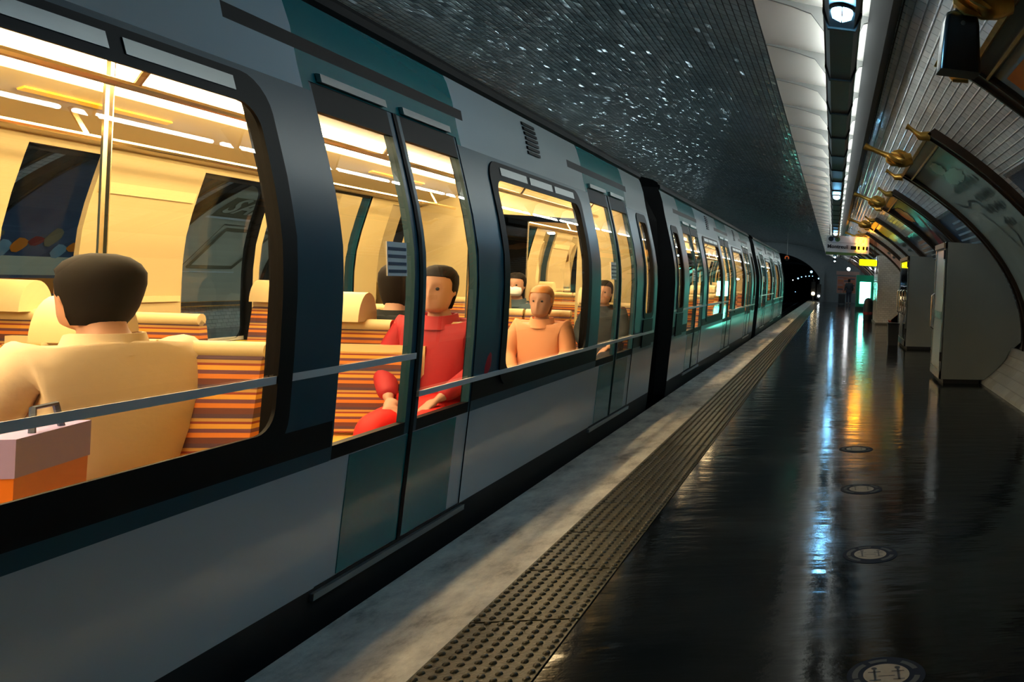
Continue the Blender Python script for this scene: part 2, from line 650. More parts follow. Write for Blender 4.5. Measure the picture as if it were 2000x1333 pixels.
def vault_piece(name, t0, t1, mat, step=1.5):
    mb = MB()
    n = max(1, int(round((t1 - t0) / step)))
    ys = [YN + (YF - YN) * i / 24 for i in range(25)]
    ids = [[mb.vert((*ell(t0 + (t1 - t0) * i / n)[:1], y, ell(t0 + (t1 - t0) * i / n)[1])) for i in range(n + 1)] for y in ys]
    for j in range(24):
        for i in range(n):
            a, b = t0 + (t1 - t0) * i / n, t0 + (t1 - t0) * (i + 1) / n
            mb.face((ids[j][i], ids[j + 1][i], ids[j + 1][i + 1], ids[j][i + 1]), mat,
                    [(arc(a), ys[j]), (arc(a), ys[j + 1]), (arc(b), ys[j + 1]), (arc(b), ys[j])])
    o = mb.build(name, smooth=True)
    tag(o, kind='structure')
    return o


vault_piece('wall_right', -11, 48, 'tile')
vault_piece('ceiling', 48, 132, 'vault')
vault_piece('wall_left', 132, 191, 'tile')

# platform floors, track bed, ends
mb = MB()
mb.box(-1.0, 2.83, YN, 70, -1.2, 0, 'floor')
tag(mb.build('floor'), kind='structure')
mb = MB()
mb.box(-1.96, -1.0, YN, 70, -1.2, -0.02, 'kerb')
mb.box(-1.96, -1.43, YN, 70, -0.02, 0.0, 'kerb')
tag(mb.build('platform_edge'), kind='structure')
mb = MB()
mb.box(-12.33, -7.54, YN, 70, -1.2, 0, 'floor')
tag(mb.build('floor_opposite_platform'), kind='structure')
mb = MB()
mb.box(-7.54, -1.96, YN, 120, -1.3, -1.15, 'trackbed')
tag(mb.build('ground_trackbed'), kind='structure')
for k, xr in enumerate((-4.02, -2.58, -6.92, -5.48)):
    mb = MB()
    mb.prism([(xr - .06, -1.15), (xr + .06, -1.15), (xr + .02, -1.12), (xr + .03, -1.0), (xr - .03, -1.0), (xr - .02, -1.12)], 'y', YN, 120, 'steel')
    tag(mb.build('track_rail'), kind='structure')
# plinth along the foot of the right wall
mb = MB()
prof = [(2.35, 0.0), (2.36, 0.05), (2.62, 0.27), (2.74, 0.42), (2.80, 0.60)]
s = 0
for (xa, za), (xb, zb) in zip(prof, prof[1:]):
    l = math.hypot(xb - xa, zb - za)
    mb.face([mb.vert(p) for p in ((xa, YN, za), (xa, YF, za), (xb, YF, zb), (xb, YN, zb))], 'plinth', [(s, YN), (s, YF), (s + l, YF), (s + l, YN)])
    s += l
tag(mb.build('baseboard_right', smooth=True), kind='structure')
# end wall with the tunnel mouth, back wall, tunnel tube
mb = MB()


def mouth(th):
    return (-4.75 + 3.85 * math.cos(math.radians(th)), 0.9 + 2.75 * math.sin(math.radians(th)))


ths = [-40 + 260 * i / 52 for i in range(53)]
outer = []
for th in ths:
    q = ell(max(-10.9, min(190.9, th)))
    outer.append(q)
for (a, b) in zip(range(52), range(1, 53)):
    pa, pb = mouth(ths[a]), mouth(ths[b])
    qa, qb = outer[a], outer[b]
    mb.quad((pa[0], YF, pa[1]), (pb[0], YF, pb[1]), (qb[0], YF, qb[1]), (qa[0], YF, qa[1]), 'endwall')
mb.box(-1.15, -0.75, YF - 0.2, YF, -1.2, 2.2, 'endwall')
tag(mb.build('wall_end'), kind='structure')
mb = MB()
rings = [[(mouth(t)[0], y, mouth(t)[1]) for t in ths] for y in (YF, 80, 100, 120)]
mb.loft(rings, 'dark', closed=False)
mb.quad((-10, 120, -2), (1, 120, -2), (1, 120, 5), (-10, 120, 5), 'dark')
tag(mb.build('wall_tunnel', smooth=True), kind='structure')
mb = MB()
mb.quad((-13, YN, -1.4), (3.2, YN, -1.4), (3.2, YN, 4.6), (-13, YN, 4.6), 'endwall')
tag(mb.build('wall_back'), kind='structure')


# ------------------------------------------------------------------ light trunking with white reflectors
def make_trunking(name, label, mirror, tube_mat):
    root = thing(name, label, 'light fitting', (0, 0, 0))
    sx = (lambda x: 2 * VX - x) if mirror else (lambda x: x)
    xc = -0.022
    mb = MB()
    mb.prism([(sx(xc + dx), z) for dx, z in ((-.07, 3.0), (.07, 3.0), (.10, 3.09), (.10, 3.30), (-.10, 3.30), (-.10, 3.09))], 'y', -6, 63, 'trunk')
    mb.build('casing', root)
    for e in (-1, 1):
        mb = MB()
        mb.box(min(sx(xc + e * .1), sx(xc + e * .112)), max(sx(xc + e * .1), sx(xc + e * .112)), -6, 63, 3.10, 3.28, 'trunk_edge')
        mb.build('side_cover', root)
    ys = [-5.03 + 1.25 * k for k in range(55)]
    for y in ys:
        mb = MB()
        o_ = [(-.08, 2.99), (.08, 2.99), (.115, 3.085), (.115, 3.31), (-.115, 3.31), (-.115, 3.085)]
        mb.prism([(sx(xc + dx), z) for dx, z in o_], 'y', y - .018, y + .018, 'band')
        mb.build('band', root)
        # rib plate from casing to the outer edge of the reflector
        mb = MB()
        top = [(-.66, 3.552), (-.5, 3.541), (-.3, 3.525), (-.11, 3.508)]
        low = [(-.662, 3.540), (-.52, 3.522), (-.40, 3.50), (-.25, 3.46), (-.11, 3.29)]
        mb.prism([(sx(x), z) for x, z in top] + [(sx(x), z) for x, z in reversed(low)], 'y', y - .012, y + .012, 'rib')
        top = [(.07, 3.495), (.15, 3.488), (.222, 3.48)]
        low = [(.07, 3.29), (.13, 3.43), (.225, 3.468)]
        mb.prism([(sx(x), z) for x, z in top] + [(sx(x), z) for x, z in reversed(low)], 'y', y - .012, y + .012, 'rib')
        mb.build('rib', root)
    for y in ys[:-1]:
        mb = MB()
        n, k = 8, 6
        ids = []
        for j in range(k + 1):
            v = j / k
            row = []
            for i in range(n + 1):
                u = i / n
                x, z = -.665 + .89 * u, 3.556 - .076 * u - .014 * (1 - (2 * v - 1) ** 2)
                row.append(mb.vert((sx(x), y + 1.25 * v, z)))
            ids.append(row)
        for j in range(k):
            for i in range(n):
                mb.face((ids[j][i], ids[j + 1][i], ids[j + 1][i + 1], ids[j][i + 1]), 'panel')
        mb.build('reflector_panel', root, smooth=True)
        mb = MB()
        if y < 4.0 and not mirror:
            continue
        mb.tube([(sx(xc), y + .06, 3.40), (sx(xc), y + 1.19, 3.40)], .02, tube_mat, 8)
        mb.build('fluorescent_tube', root)
    return root


make_trunking('light_trunking', 'long dark light trunking with white curved reflectors above the near platform', False, 'tube')
make_trunking('light_trunking', 'light trunking over the opposite platform, behind the train', True, 'tube_far')
mb = MB()
pts = [ell(48.35, .01), ell(49.75, .01), ell(49.75, .12), ell(48.35, .12)]
mb.prism(pts, 'y', -6, 63, 'duct')
tag(mb.build('cable_duct'), 'long black cable duct running along the vault beside the light trunking', 'cable duct')

# bulkhead lamps under the trunking
LAMP_WORDS = ['bright bluish bulkhead lamp under the trunking at the top edge of the photo', 'second bluish bulkhead lamp along the trunking, past the first poster frame',
              'third bluish bulkhead lamp along the trunking, just above the hanging line sign', 'small bluish lamp on the trunking seen just below the hanging line sign, upper of two',
              'small bluish lamp on the trunking seen below the hanging line sign, lower of two']
for y, lb in zip((4.60, 14.4, 25.2, 48.0, 57.0), LAMP_WORDS):
    t = thing('bulkhead_lamp', lb, 'lamp', (-.022, y, 3.0), 0, 'bulkhead lamps under the trunking')
    mb = MB()
    mb.loft([[(.062 * math.cos(a), .085 * math.sin(a), z) for a in [2 * PI * k / 24 for k in range(24)]] for z in (0, -.02)], 'black')
    mb.build('base_ring', t)
    mb = MB()
    mb.loft([[(r * .055 * math.cos(a), r * .075 * math.sin(a), z) for a in [2 * PI * k / 24 for k in range(24)]] for r, z in ((1, -.02), (.98, -.035), (.85, -.055), (.5, -.068), (.1, -.072))], 'lamp')
    mb.build('glass_dome', t, smooth=True)
    mb = MB()
    mb.tube([(-.062, 0, -.02), (-.05, 0, -.06), (0, 0, -.08), (.05, 0, -.06), (.062, 0, -.02)], .004, 'black', 6)
    mb.tube([(0, -.085, -.02), (0, -.065, -.06), (0, 0, -.08), (0, .065, -.06), (0, .085, -.02)], .004, 'black', 6)
    mb.build('wire_guard', t)

# ------------------------------------------------------------------ tactile slabs
mb = MB()
sw, sl = 0.43, 0.645
mb.box(-1.425, -1.005, 0.008, sl - .008, -0.02, 0.006, 'slab')
slab_base = mb
for i in range(8):
    for j in range(12):
        cx = -1.43 + sw * (i + .5) / 8
        cy = sl * (j + (.5 if i % 2 else .25)) / 12 + .012
        mb.loft([[(cx + r * math.cos(a), cy + r * math.sin(a), z) for a in [2 * PI * k / 7 for k in range(7)]] for r, z in ((.0145, .005), (.012, .012), (.006, .0155))], 'slab')
slab_mesh = mb.mesh('tactile_slab', smooth=True)
ORD = ['first', 'second', 'third', 'fourth', 'fifth', 'sixth', 'seventh', 'eighth', 'ninth', 'tenth', 'eleventh', 'twelfth']
for k in range(98):
    o = bpy.data.objects.new('tactile_slab', slab_mesh)
    COL.objects.link(o)
    o.location = (0, 2.575 + k * sl, 0)
    lb = ('dark studded tactile slab beside the pale kerb, %s counting from the bottom of the photo' % ORD[k]) if k < 12 else 'dark studded tactile slab in the far part of the row beside the pale kerb'
    tag(o, lb, 'tactile paving', 'studded tactile slabs along the platform edge')


# ------------------------------------------------------------------ round floor stickers
def stroke(mb, pts, w_, mat, z):
    for (xa, ya), (xb, yb) in zip(pts, pts[1:]):
        d = Vector((xb - xa, yb - ya)).normalized()
        n_ = Vector((-d.y, d.x)) * w_ / 2
        d = d * w_ * .3
        mb.face([mb.vert(p) for p in ((xa - d.x + n_.x, ya - d.y + n_.y, z), (xa - d.x - n_.x, ya - d.y - n_.y, z), (xb + d.x - n_.x, yb + d.y - n_.y, z), (xb + d.x + n_.x, yb + d.y + n_.y, z))], mat)


DISC = ['nearest of the round floor stickers, cut by the bottom edge of the photo', 'round white and navy floor sticker, second from the bottom of the photo',
        'round floor sticker third from the bottom, past the blue floor reflection', 'faint round floor sticker in the orange glow, farthest of the four']
for y, lb in zip((3.18, 4.62, 6.10, 7.58), DISC):
    t = thing('floor_sticker', lb, 'floor sticker', (.262, y, 0), 0, 'round floor stickers')
    mb = MB()
    mb.loft([[(.15 * math.cos(a), .15 * math.sin(a), z) for a in [2 * PI * k / 48 for k in range(48)]] for z in (0, .002)], 'disc_blue')
    mb.build('ring', t)
    mb = MB()
    mb.disc((0, 0), 0, .088, 'disc_white', .003)
    mb.build('white_disc', t)
    for a0, a1 in ((2.3, 3.3), (3.4, 4.2), (.3, 1.0), (5.2, 6.1), (1.5, 2.1)):
        mb = MB()
        mb.disc((0, 0), .108, .13, 'disc_grey', .003, 40, a0, a1)
        mb.build('ring_print', t)
    mb = MB()
    for s_ in (-1, 1):
        c = s_ * .045
        stroke(mb, [(c, -.045), (c, .035)], .008, 'signdark', .0045)
        stroke(mb, [(c - .022, .02), (c + .022, .02)], .007, 'signdark', .0045)
        stroke(mb, [(c - .02, -.045), (c + .02, -.045)], .006, 'signdark', .0045)
        mb.disc((c, .05), 0, .011, 'signdark', .0045, 16)
    stroke(mb, [(-.03, -.015), (.03, -.015)], .005, 'signdark', .0045)
    mb.build('pictogram', t)


# ------------------------------------------------------------------ poster frames on the tiled walls
def wp(y, th, off, left=False):
    """point at distance y along the wall, ellipse angle th, raised off the tiles"""
    x, z = ell(180 - th if left else th, off)
    return (x, y, z)


def wall_grid(mb, y0, y1, t0, t1, off, mat, left=False, n=None):
    n = n or max(2, int(abs(t1 - t0) / 2))
    ids = [[mb.vert(wp(y, t0 + (t1 - t0) * i / n, off, left)) for y in (y0, y1)] for i in range(n + 1)]
    for i in range(n):
        q = (ids[i][0], ids[i][1], ids[i + 1][1], ids[i + 1][0])
        mb.face(q if left else q[::-1], mat)


def wall_bar(mb, y0, y1, t0, t1, off0, off1, mat, left=False):
    """solid moulding: slab over the wall between two offsets"""
    n = max(1, int(abs(t1 - t0) / 2))
    rings = []
    for i in range(n + 1):
        th = t0 + (t1 - t0) * i / n
        rings.append([wp(y0, th, off0, left), wp(y0, th, off1, left), wp(y1, th, off1, left), wp(y1, th, off0, left)])
    mb.loft(rings, mat)


def wall_stroke(mb, pts, wd, off, mat, left=False):
    """ribbon through (y, theta) points, wd metres wide"""
    k = 1 / 4.6 * 57.3    # degrees per metre, about
    for (ya, ta), (yb, tb) in zip(pts, pts[1:]):
        d = Vector((yb - ya, (tb - ta) / k))
        if d.length < 1e-6:
            continue
        d.normalize()
        n_ = Vector((-d.y, d.x)) * wd / 2
        e = d * wd * .25
        q = [(ya - e.x + n_.x, ta + (-e.y + n_.y) * k), (ya - e.x - n_.x, ta + (-e.y - n_.y) * k), (yb + e.x - n_.x, tb + (e.y - n_.y) * k), (yb + e.x + n_.x, tb + (e.y + n_.y) * k)]
        ids = [mb.vert(wp(y, t, off, left)) for y, t in q]
        mb.face(ids if left else ids[::-1], mat)


def art_pale(mb, a, b, t0, t1, left):
    def Y(u): return a + (b - a) * u
    def T(v): return t1 + (t0 - t1) * v
    for th, ya, yb, n_ in ((34.9, 9.45, 11.0, 11), (32.3, 9.45, 10.35, 8), (29.9, 9.5, 10.4, 8), (27.0, 9.75, 10.15, 4)):
        for k in range(n_):
            y = ya + (yb - ya) * k / max(1, n_ - 1)
            hgt = .45 + .35 * ((k * 7) % 3) / 2
            wall_stroke(mb, [(y, th - hgt), (y + .03 * ((k % 3) - 1), th + hgt)], .05, .048, 'p_ink', left)
            if k % 2:
                wall_stroke(mb, [(y, th + .2), (y + .09, th - .1)], .035, .0485, 'p_ink', left)
    for pts in ([(11.75, 33.4), (11.5, 32.2), (11.2, 31.6), (10.95, 32.6), (10.6, 32.2), (10.5, 30.6), (10.5, 29.4)], [(10.95, 29.9), (10.75, 27.5), (10.7, 26.0), (10.6, 24.2), (10.45, 22.0)], [(10.2, 26.5), (10.1, 24.5), (10.3, 22.5), (10.0, 20.0)]):
        wall_stroke(mb, pts, .03, .048, 'p_ink', left)
    blob(mb, 10.45, 38.9, .30, .09, 'p_peach', left)
    blob(mb, 10.2, 36.7, .55, .10, 'p_green', left)


def blob(mb, y, th, ry, rt_, mat, left, off=.046, n=18):
    k = 1 / 4.6 * 57.3
    c = mb.vert(wp(y, th, off, left))
    ring = [mb.vert(wp(y + ry * math.cos(2 * PI * i / n) * (1 + .15 * math.sin(3 * i)), th + rt_ * k * math.sin(2 * PI * i / n) * (1 + .12 * math.cos(2 * i)), off, left)) for i in range(n)]
    for i in range(n):
        mb.face((c, ring[i], ring[(i + 1) % n]), mat)


def art_dark(mb, a, b, t0, t1, left):
    def Y(u): return a + (b - a) * u
    def T(v): return t1 + (t0 - t1) * v
    blob(mb, Y(.7), T(.07), .45, .2, 'p_orange', left)
    for i in range(4):
        wall_stroke(mb, [(Y(.25 + .12 * i), T(.12 + .05 * i)), (Y(.35 + .12 * i), T(.5)), (Y(.3 + .1 * i), T(.95))], .16, .048, 'p_red', left)
    for q in (.34, .42, .50, .58):
        wall_grid(mb, Y(.05), Y(.3), T(q), T(q + .05), .049, 'p_blue', left)


def art_grey(mb, a, b, t0, t1, left):
    def Y(u): return a + (b - a) * u
    def T(v): return t1 + (t0 - t1) * v
    wall_grid(mb, Y(.05), Y(.95), T(.02), T(.10), .048, 'p_orange', left)  # amber sign reflection painted onto the sheet as an orange band
    for q in (.2, .26, .4, .56, .62):
        wall_grid(mb, Y(.3), Y(.62), T(q), T(q + .025), .049, 'p_ink', left)


def art_stripes(mb, a, b, t0, t1, left):
    def Y(u): return a + (b - a) * u
    def T(v): return t1 + (t0 - t1) * v
    for i in range(16):
        q = .08 + .055 * i
        wall_grid(mb, Y(.08), Y(.55 + .35 * ((i * 5) % 4) / 3), T(q), T(q + .018), .03, 'p_line', left)


def make_frame(y0, y1, art, base, label, left=False, t_top=42.2, t_bot=-4.0, horns=True, group=None):
    """carved gilded frame curving down the wall"""
    t = thing('poster_frame', label, 'poster frame', (0, 0, 0), 0, group)
    w_, td = .25, 1.7
    sides = (('side_moulding', y0, y0 + w_, t_bot, t_top), ('side_moulding', y1 - w_, y1, t_bot, t_top), ('top_moulding', y0 + w_, y1 - w_, t_top - td, t_top), ('bottom_moulding', y0 + w_, y1 - w_, t_bot, t_bot + td))
    for nm, a, b, c, d in sides:
        mb = MB()
        wall_bar(mb, a, b, c, d, -.01, .075, 'bronze', left)
        f_ = mb.build(nm, t)
        mb = MB()
        if nm == 'side_moulding':
            for q in ((a, a + .035) if a == y0 else (b - .035, b), (b - .03, b) if a == y0 else (a, a + .03)):
                wall_bar(mb, q[0], q[1], c, d, .07, .10, 'bronze', left)
        else:
            top = nm == 'top_moulding'
            e = .35
            wall_bar(mb, a - w_ + .0, b + w_ - .0, (d - e if top else c), (d if top else c + e), .07, .11, 'gold', left)
            wall_bar(mb, a, b, (c if top else d - e * .6), (c + e * .6 if top else d), .07, .10, 'gold', left)
        mb.build('bead', f_)
    mb = MB()
    wall_grid(mb, y0 + w_ - .02, y1 - w_ + .02, t_bot + td - .1, t_top - td + .1, .04, base, left)
    art(mb, y0 + w_, y1 - w_, t_bot + td, t_top - td, left)
    mb.build('poster', t)
    if horns:
        ym = (y0 + y1) / 2
        mb = MB()
        path, rad = [], []
        for s_, r, o_ in ((0, .15, .10), (.4, .19, .16), (.9, .20, .20), (1.5, .15, .22), (2.2, .085, .23), (3.2, .06, .24), (4.2, .06, .25), (4.9, .085, .26), (5.2, .09, .26)):
            path.append(wp(ym, t_top + s_, o_, left))
            rad.append(r * .5)
        mb.tube(path, rad, 'gold', 12)
        for k in range(7):
            aa = 2 * PI * k / 7
            c0 = Vector(wp(ym, t_top + .9, .20, left))
            ex = Vector((0, 1, 0))
            nx = (Vector(wp(ym, t_top + .9, .4, left)) - Vector(wp(ym, t_top + .9, .2, left))).normalized()
            tx = (Vector(wp(ym, t_top + 1.5, .2, left)) - c0).normalized()
            d_ = ex * math.cos(aa) + nx * math.sin(aa)
            p = [c0 - tx * .06 + d_ * .08, c0 + tx * .02 + d_ * .11, c0 + tx * .09 + d_ * .10, c0 + tx * .14 + d_ * .06]
            mb.tube(p, [.014, .03, .026, .008], 'gold', 6)
        mb.build('horn_ornament', t, smooth=True)
        for ye, sg in ((y0 + .07, -1), (y1 - .07, 1)):
            mb = MB()
            mb.tube([wp(ye, t_top - .3, .10, left), wp(ye + sg * .02, t_top + .4, .16, left), wp(ye + sg * .03, t_top + .9, .15, left), wp(ye + sg * .03, t_top + 1.7, .14, left), wp(ye + sg * .03, t_top + 2.1, .14, left)],
                    [.055, .045, .026, .022, .034], 'gold', 10)
            mb.build('corner_ornament', t, smooth=True)
    return t


GR = 'gilded poster frames on the near wall'
make_frame(2.8, 6.25, art_grey, 'p_pale', 'large gilded frame with pale poster, cut by the top right corner beside the black speaker', group=GR)
make_frame(8.75, 12.36, art_pale, 'p_pale', 'large bronze frame holding pale green poster with handwriting, curving over the nearest cabinet', group=GR)
make_frame(14.6, 17.8, art_dark, 'p_dark', 'bronze frame holding a dark red poster, above the cabinet with the chrome front', group=GR)
make_frame(20.9, 24.3, art_grey, 'p_grey', 'bronze frame holding a light grey poster, third past the speaker, lit amber by the sign', group=GR)
FAR = ['fourth', 'fifth', 'sixth', 'seventh', 'eighth', 'ninth']
for k in range(6):
    y = 27.1 + 6.25 * k
    make_frame(y, y + 3.4, (art_grey, art_dark)[k % 2], ('p_pinkpale', 'p_dark')[k % 2], 'small far poster frame on the right wall, %s along from the black speaker' % FAR[k], horns=k < 1, group=GR)


def small_poster(y0, y1, label):
    t = thing('wall_poster', label, 'poster', (0, 0, 0), 0, 'small posters between the frames')
    mb = MB()
    wall_bar(mb, y0, y1, 32.6, 33.2, 0, .045, 'chrome')
    mb.build('top_rail', t)
    mb = MB()
    wall_bar(mb, y0, y1, 8, 32.6, 0, .028, 'p_blue')
    art_stripes(mb, y0, y1, 8, 32.6, False)
    mb.build('sheet', t)


small_poster(6.6, 8.45, 'dark blue poster with pale lines, cut by the right edge of the photo')
small_poster(12.52, 14.45, 'dark blue striped poster under a metal rail behind the nearest cabinet')
small_poster(17.95, 20.6, 'dark blue striped poster behind the cabinet with the chrome front')


# ------------------------------------------------------------------ cabinets against the wall
def cab_outline(z0, z1, x0, wall_off=.02, lean=.02):
    pts = [(x0, z0), (x0 + lean, z1)]
    zs = [z1 + (z0 - z1) * i / 14 for i in range(15)]
    for z in zs:
        c = 1 - ((z - VZ) / VB) ** 2
        x = VX + VA * math.sqrt(max(0, c)) - wall_off
        for (xa, za), (xb, zb) in zip(prof, prof[1:]):
            if za <= z <= zb:
                x = min(x, xa + (xb - xa) * (z - za) / max(1e-6, zb - za) - .01)
        pts.append((x, z))
    return pts


def cabinet(label, y0, y1, x0, h_, style):
    t = thing('vending_cabinet', label, 'cabinet', (0, 0, 0), 0, 'white cabinets against the right wall')
    mb = MB()
    mb.prism(cab_outline(.07, h_, x0), 'y', y0, y1, 'cabinet')
    mb.build('body', t)
    mb = MB()
    mb.prism([(x0 + .05, .0), (x0 + .05, .07), (2.30, .07), (2.30, .0)], 'y', y0 + .03, y1 - .03, 'blackmatt')
    mb.build('plinth', t)
    # front frame and doors on the side facing the track
    mb = MB()
    for a, b, c, d in ((y0, y0 + .05, .07, h_), (y1 - .05, y1, .07, h_), (y0, y1, h_ - .10, h_), (y0, y1, .07, .20)):
        mb.loft([[(x0 - .025 + .02 * z / h_, a, z), (x0 + .01 + .02 * z / h_, a, z), (x0 + .01 + .02 * z / h_, b, z), (x0 - .025 + .02 * z / h_, b, z)] for z in (c, d)], 'chrome')
    mb.build('front_frame', t)
    mb = MB()
    mb.box(x0 - .03, x0 + .01, y0 + .02, y1 - .02, h_ - .09, h_ - .01, 'header')
    mb.build('header', t)
    n = style
    for k in range(n):
        a = y0 + .07 + (y1 - y0 - .14) * k / n
        b = y0 + .07 + (y1 - y0 - .14) * (k + 1) / n - .03
        mb = MB()
        mb.loft([[(x0 - .012 + .02 * z / h_, a, z), (x0 + .008 + .02 * z / h_, a, z), (x0 + .008 + .02 * z / h_, b, z), (x0 - .012 + .02 * z / h_, b, z)] for z in (.22, h_ - .12)], 'darkglass' if n > 1 else 'enamel')
        d_ = mb.build('door', t)
        mb = MB()
        mb.tube([(x0 - .01, b - .05, .80), (x0 - .06, b - .05, .84), (x0 - .06, b - .05, 1.36), (x0 - .01, b - .05, 1.40)], .014, 'chrome', 8)
        mb.build('handle', d_)
        mb = MB()
        mb.box(x0 - .02, x0 + .012, a + .04, b - .12, 1.0, 1.12, 'chrome')
        mb.build('lock_plate', d_)
    for z in (.35, 1.95):
        mb = MB()
        mb.box(x0 - .03, x0 - .0, y0 - .012, y0 + .03, z, z + .14, 'blackmatt')
        mb.build('hinge', t)
    return t


cabinet('large grey-white cabinet nearest the camera on the right, its back curved to the wall', 12.78, 14.0, 1.68, 2.22, 1)
cabinet('smaller looking grey-white cabinet with glinting chrome front, behind the nearest cabinet', 19.6, 21.9, 1.70, 2.22, 3)
# tiled block farther on
t = thing('tiled_block', 'white tiled block standing out from the wall beyond both cabinets', 'kiosk')
mb = MB()
ol = cab_outline(.06, 2.62, 1.62, lean=-.02)
for y, flip in ((31.6, False), (34.6, True)):
    ids = [mb.vert((x, y, z)) for x, z in ol]
    mb.face(ids if not flip else ids[::-1], 'tile', [(z, x) for x, z in (ol if not flip else ol[::-1])])
for (xa, za), (xb, zb) in zip(ol, ol[1:] + ol[:1]):
    mb.face([mb.vert(p) for p in ((xa, 31.6, za), (xa, 34.6, za), (xb, 34.6, zb), (xb, 31.6, zb))], 'tile', [(za + xa, 31.6), (za + xa, 34.6), (zb + xb, 34.6), (zb + xb, 31.6)])
mb.build('block', t)
mb = MB()
mb.box(1.58, 2.35, 31.55, 34.65, 0, .06, 'plinth')
mb.build('base', t)
mb = MB()
mb.tube([(1.56, 31.62, 1.9), (1.56, 31.62, 2.6)], .03, 'cabinet', 8)
mb.build('corner_trim', t)

# litter bins, orange seat
t = thing('litter_bin', 'dark round-topped litter bin in front of the green totem, beside the tiled block', 'litter bin', (1.45, 35.3, 0))
mb = MB()
mb.loft([[(.20 * k * math.cos(a), .20 * k * math.sin(a), z) for a in [2 * PI * i / 20 for i in range(20)]] for k, z in ((.9, 0), (1, .05), (1, .66), (.93, .78), (.7, .88), (.3, .93), (.05, .94))], 'binm')
mb.build('body', t, smooth=True)
mb = MB()
mb.loft([[(.204 * math.cos(a), .204 * math.sin(a), z) for a in [2 * PI * i / 20 for i in range(20)]] for z in (.22, .34)], 'p_red')
mb.build('red_stripe', t)
t = thing('litter_bin', 'small square dark grey bin beside the cabinet with the chrome front', 'litter bin', (1.50, 20.9, 0))
mb = MB()
mb.loft([[(x * k, y * k, z) for x, y in ((-.14, -.16), (.14, -.16), (.14, .16), (-.14, .16))] for k, z in ((.85, 0), (1, .52))], 'binm')
mb.build('body', t)
mb = MB()
mb.box(-.15, .15, -.17, .17, .52, .56, 'black')
mb.build('rim', t)
t = thing('platform_seat', 'orange moulded platform seat peeping out behind the chrome fronted cabinet', 'seat', (1.86, 25.0, 0))
mb = MB()
mb.loft([[(-.22, y, .43 + .03 * abs(y) * 4), (-.05, y, .40), (.15, y, .40), (.24, y, .5), (.30, y, .80), (.27, y, .80), (.20, y, .46), (.10, y, .365), (-.20, y, .385)] for y in (-.22, -.1, .1, .22)], 'orange')
mb.build('shell', t, smooth=True)
mb = MB()
mb.box(-.03, .05, -.03, .03, 0, .37, 'blackmatt')
mb.box(-.15, .2, -.06, .06, 0, .02, 'blackmatt')
mb.build('pedestal', t)

# hanging speaker near the camera
t = thing('loudspeaker', 'black tapered box hanging on a short stem at the top right of the photo', 'speaker', (.628, 4.6, 2.71), math.radians(4))


def rrect(hx, hy, r, z, n=5):
    out = []
    for sx_, sy_, a0 in ((1, 1, 0), (-1, 1, 90), (-1, -1, 180), (1, -1, 270)):
        for i in range(n + 1):
            a = math.radians(a0 + 90 * i / n)
            out.append((sx_ * (hx - r) + r * math.cos(a), sy_ * (hy - r) + r * math.sin(a), z))
    return out


mb = MB()
mb.loft([rrect(.113, .085, .02, 0), rrect(.113, .085, .02, .01), rrect(.106, .08, .028, .16), rrect(.099, .075, .03, .27), rrect(.094, .07, .03, .305), rrect(.085, .062, .03, .325), rrect(.07, .05, .03, .335)], 'black')
mb.build('housing', t, smooth=True)
mb = MB()
mb.loft([[(k * math.cos(a), k * math.sin(a), z) for a in [2 * PI * i / 16 for i in range(16)]] for k, z in ((.058, .333), (.052, .345), (.042, .352), (.040, .375), (.034, .382), (.034, .655))], 'black')
mb.build('stem', t, smooth=True)
mb = MB()
mb.loft([[(k * math.cos(a), -.074 - d, .265 + k * math.sin(a)) for a in [2 * PI * i / 14 for i in range(14)]] for k, d in ((.013, 0), (.013, .007), (.009, .008), (.004, .005))], 'trunk_edge')
mb.build('screw', t, smooth=True)

# ------------------------------------------------------------------ hanging line sign
t = thing('line_sign', 'white hanging direction sign reading Montreuil with amber digits above the platform', 'sign', (.39, 28.0, 2.46))
mb = MB()
mb.box(-.70, .70, 0, .10, .06, .62, 'signwhite')
mb.build('board', t)
mb = MB()
mb.box(-.70, .30, -.01, .11, -.02, .07, 'signgreen')
mb.build('green_band', t)
for x in (-.6, .6):
    mb = MB()
    mb.tube([(x, .05, .62), (x, .05, 1.1)], .015, 'blackmatt', 6)
    mb.build('hanger', t)


def put_text(txt, size, mat, x, y, z, parent, name='lettering', bold=0.0, shear=0.0):
    o = bpy.data.objects.new(name, text_mesh(txt, size, mat, bold, .003, shear))
    COL.objects.link(o)
    o.rotation_euler = (PI / 2, 0, 0)
    o.location = (x, y, z)
    o.parent = parent
    return o


put_text('Montreuil', .17, 'signdark', -.66, -.012, .20, t, bold=.004)
mb = MB()
mb.loft([[(-.55 + r * math.cos(a), -.004 - d, .50 + r * math.sin(a)) for a in [2 * PI * i / 24 for i in range(24)]] for r, d in ((.085, 0), (.085, .006), (.07, .006), (.07, .002))], 'signdark')
mb.build('round_emblem_ring', t)
put_text('M', .12, 'signdark', -.60, -.012, .46, t, bold=.003)
mb = MB()
mb.loft([[(-.34 + .085 * math.cos(a), -.004 - d, .50 + .085 * math.sin(a)) for a in [2 * PI * i / 24 for i in range(24)]] for d in (0, .008)], 'signgreen')
mb.build('line_disc', t)
put_text('9', .12, 'signdark', -.375, -.016, .457, t, bold=.002)
mb = MB()
mb.box(-.66, .45, -.006, 0, .385, .392, 'signdark')
mb.build('rule', t)
mb = MB()
mb.box(.10, .66, -.012, 0, .18, .30, 'darkglass')
mb.build('display_window', t)
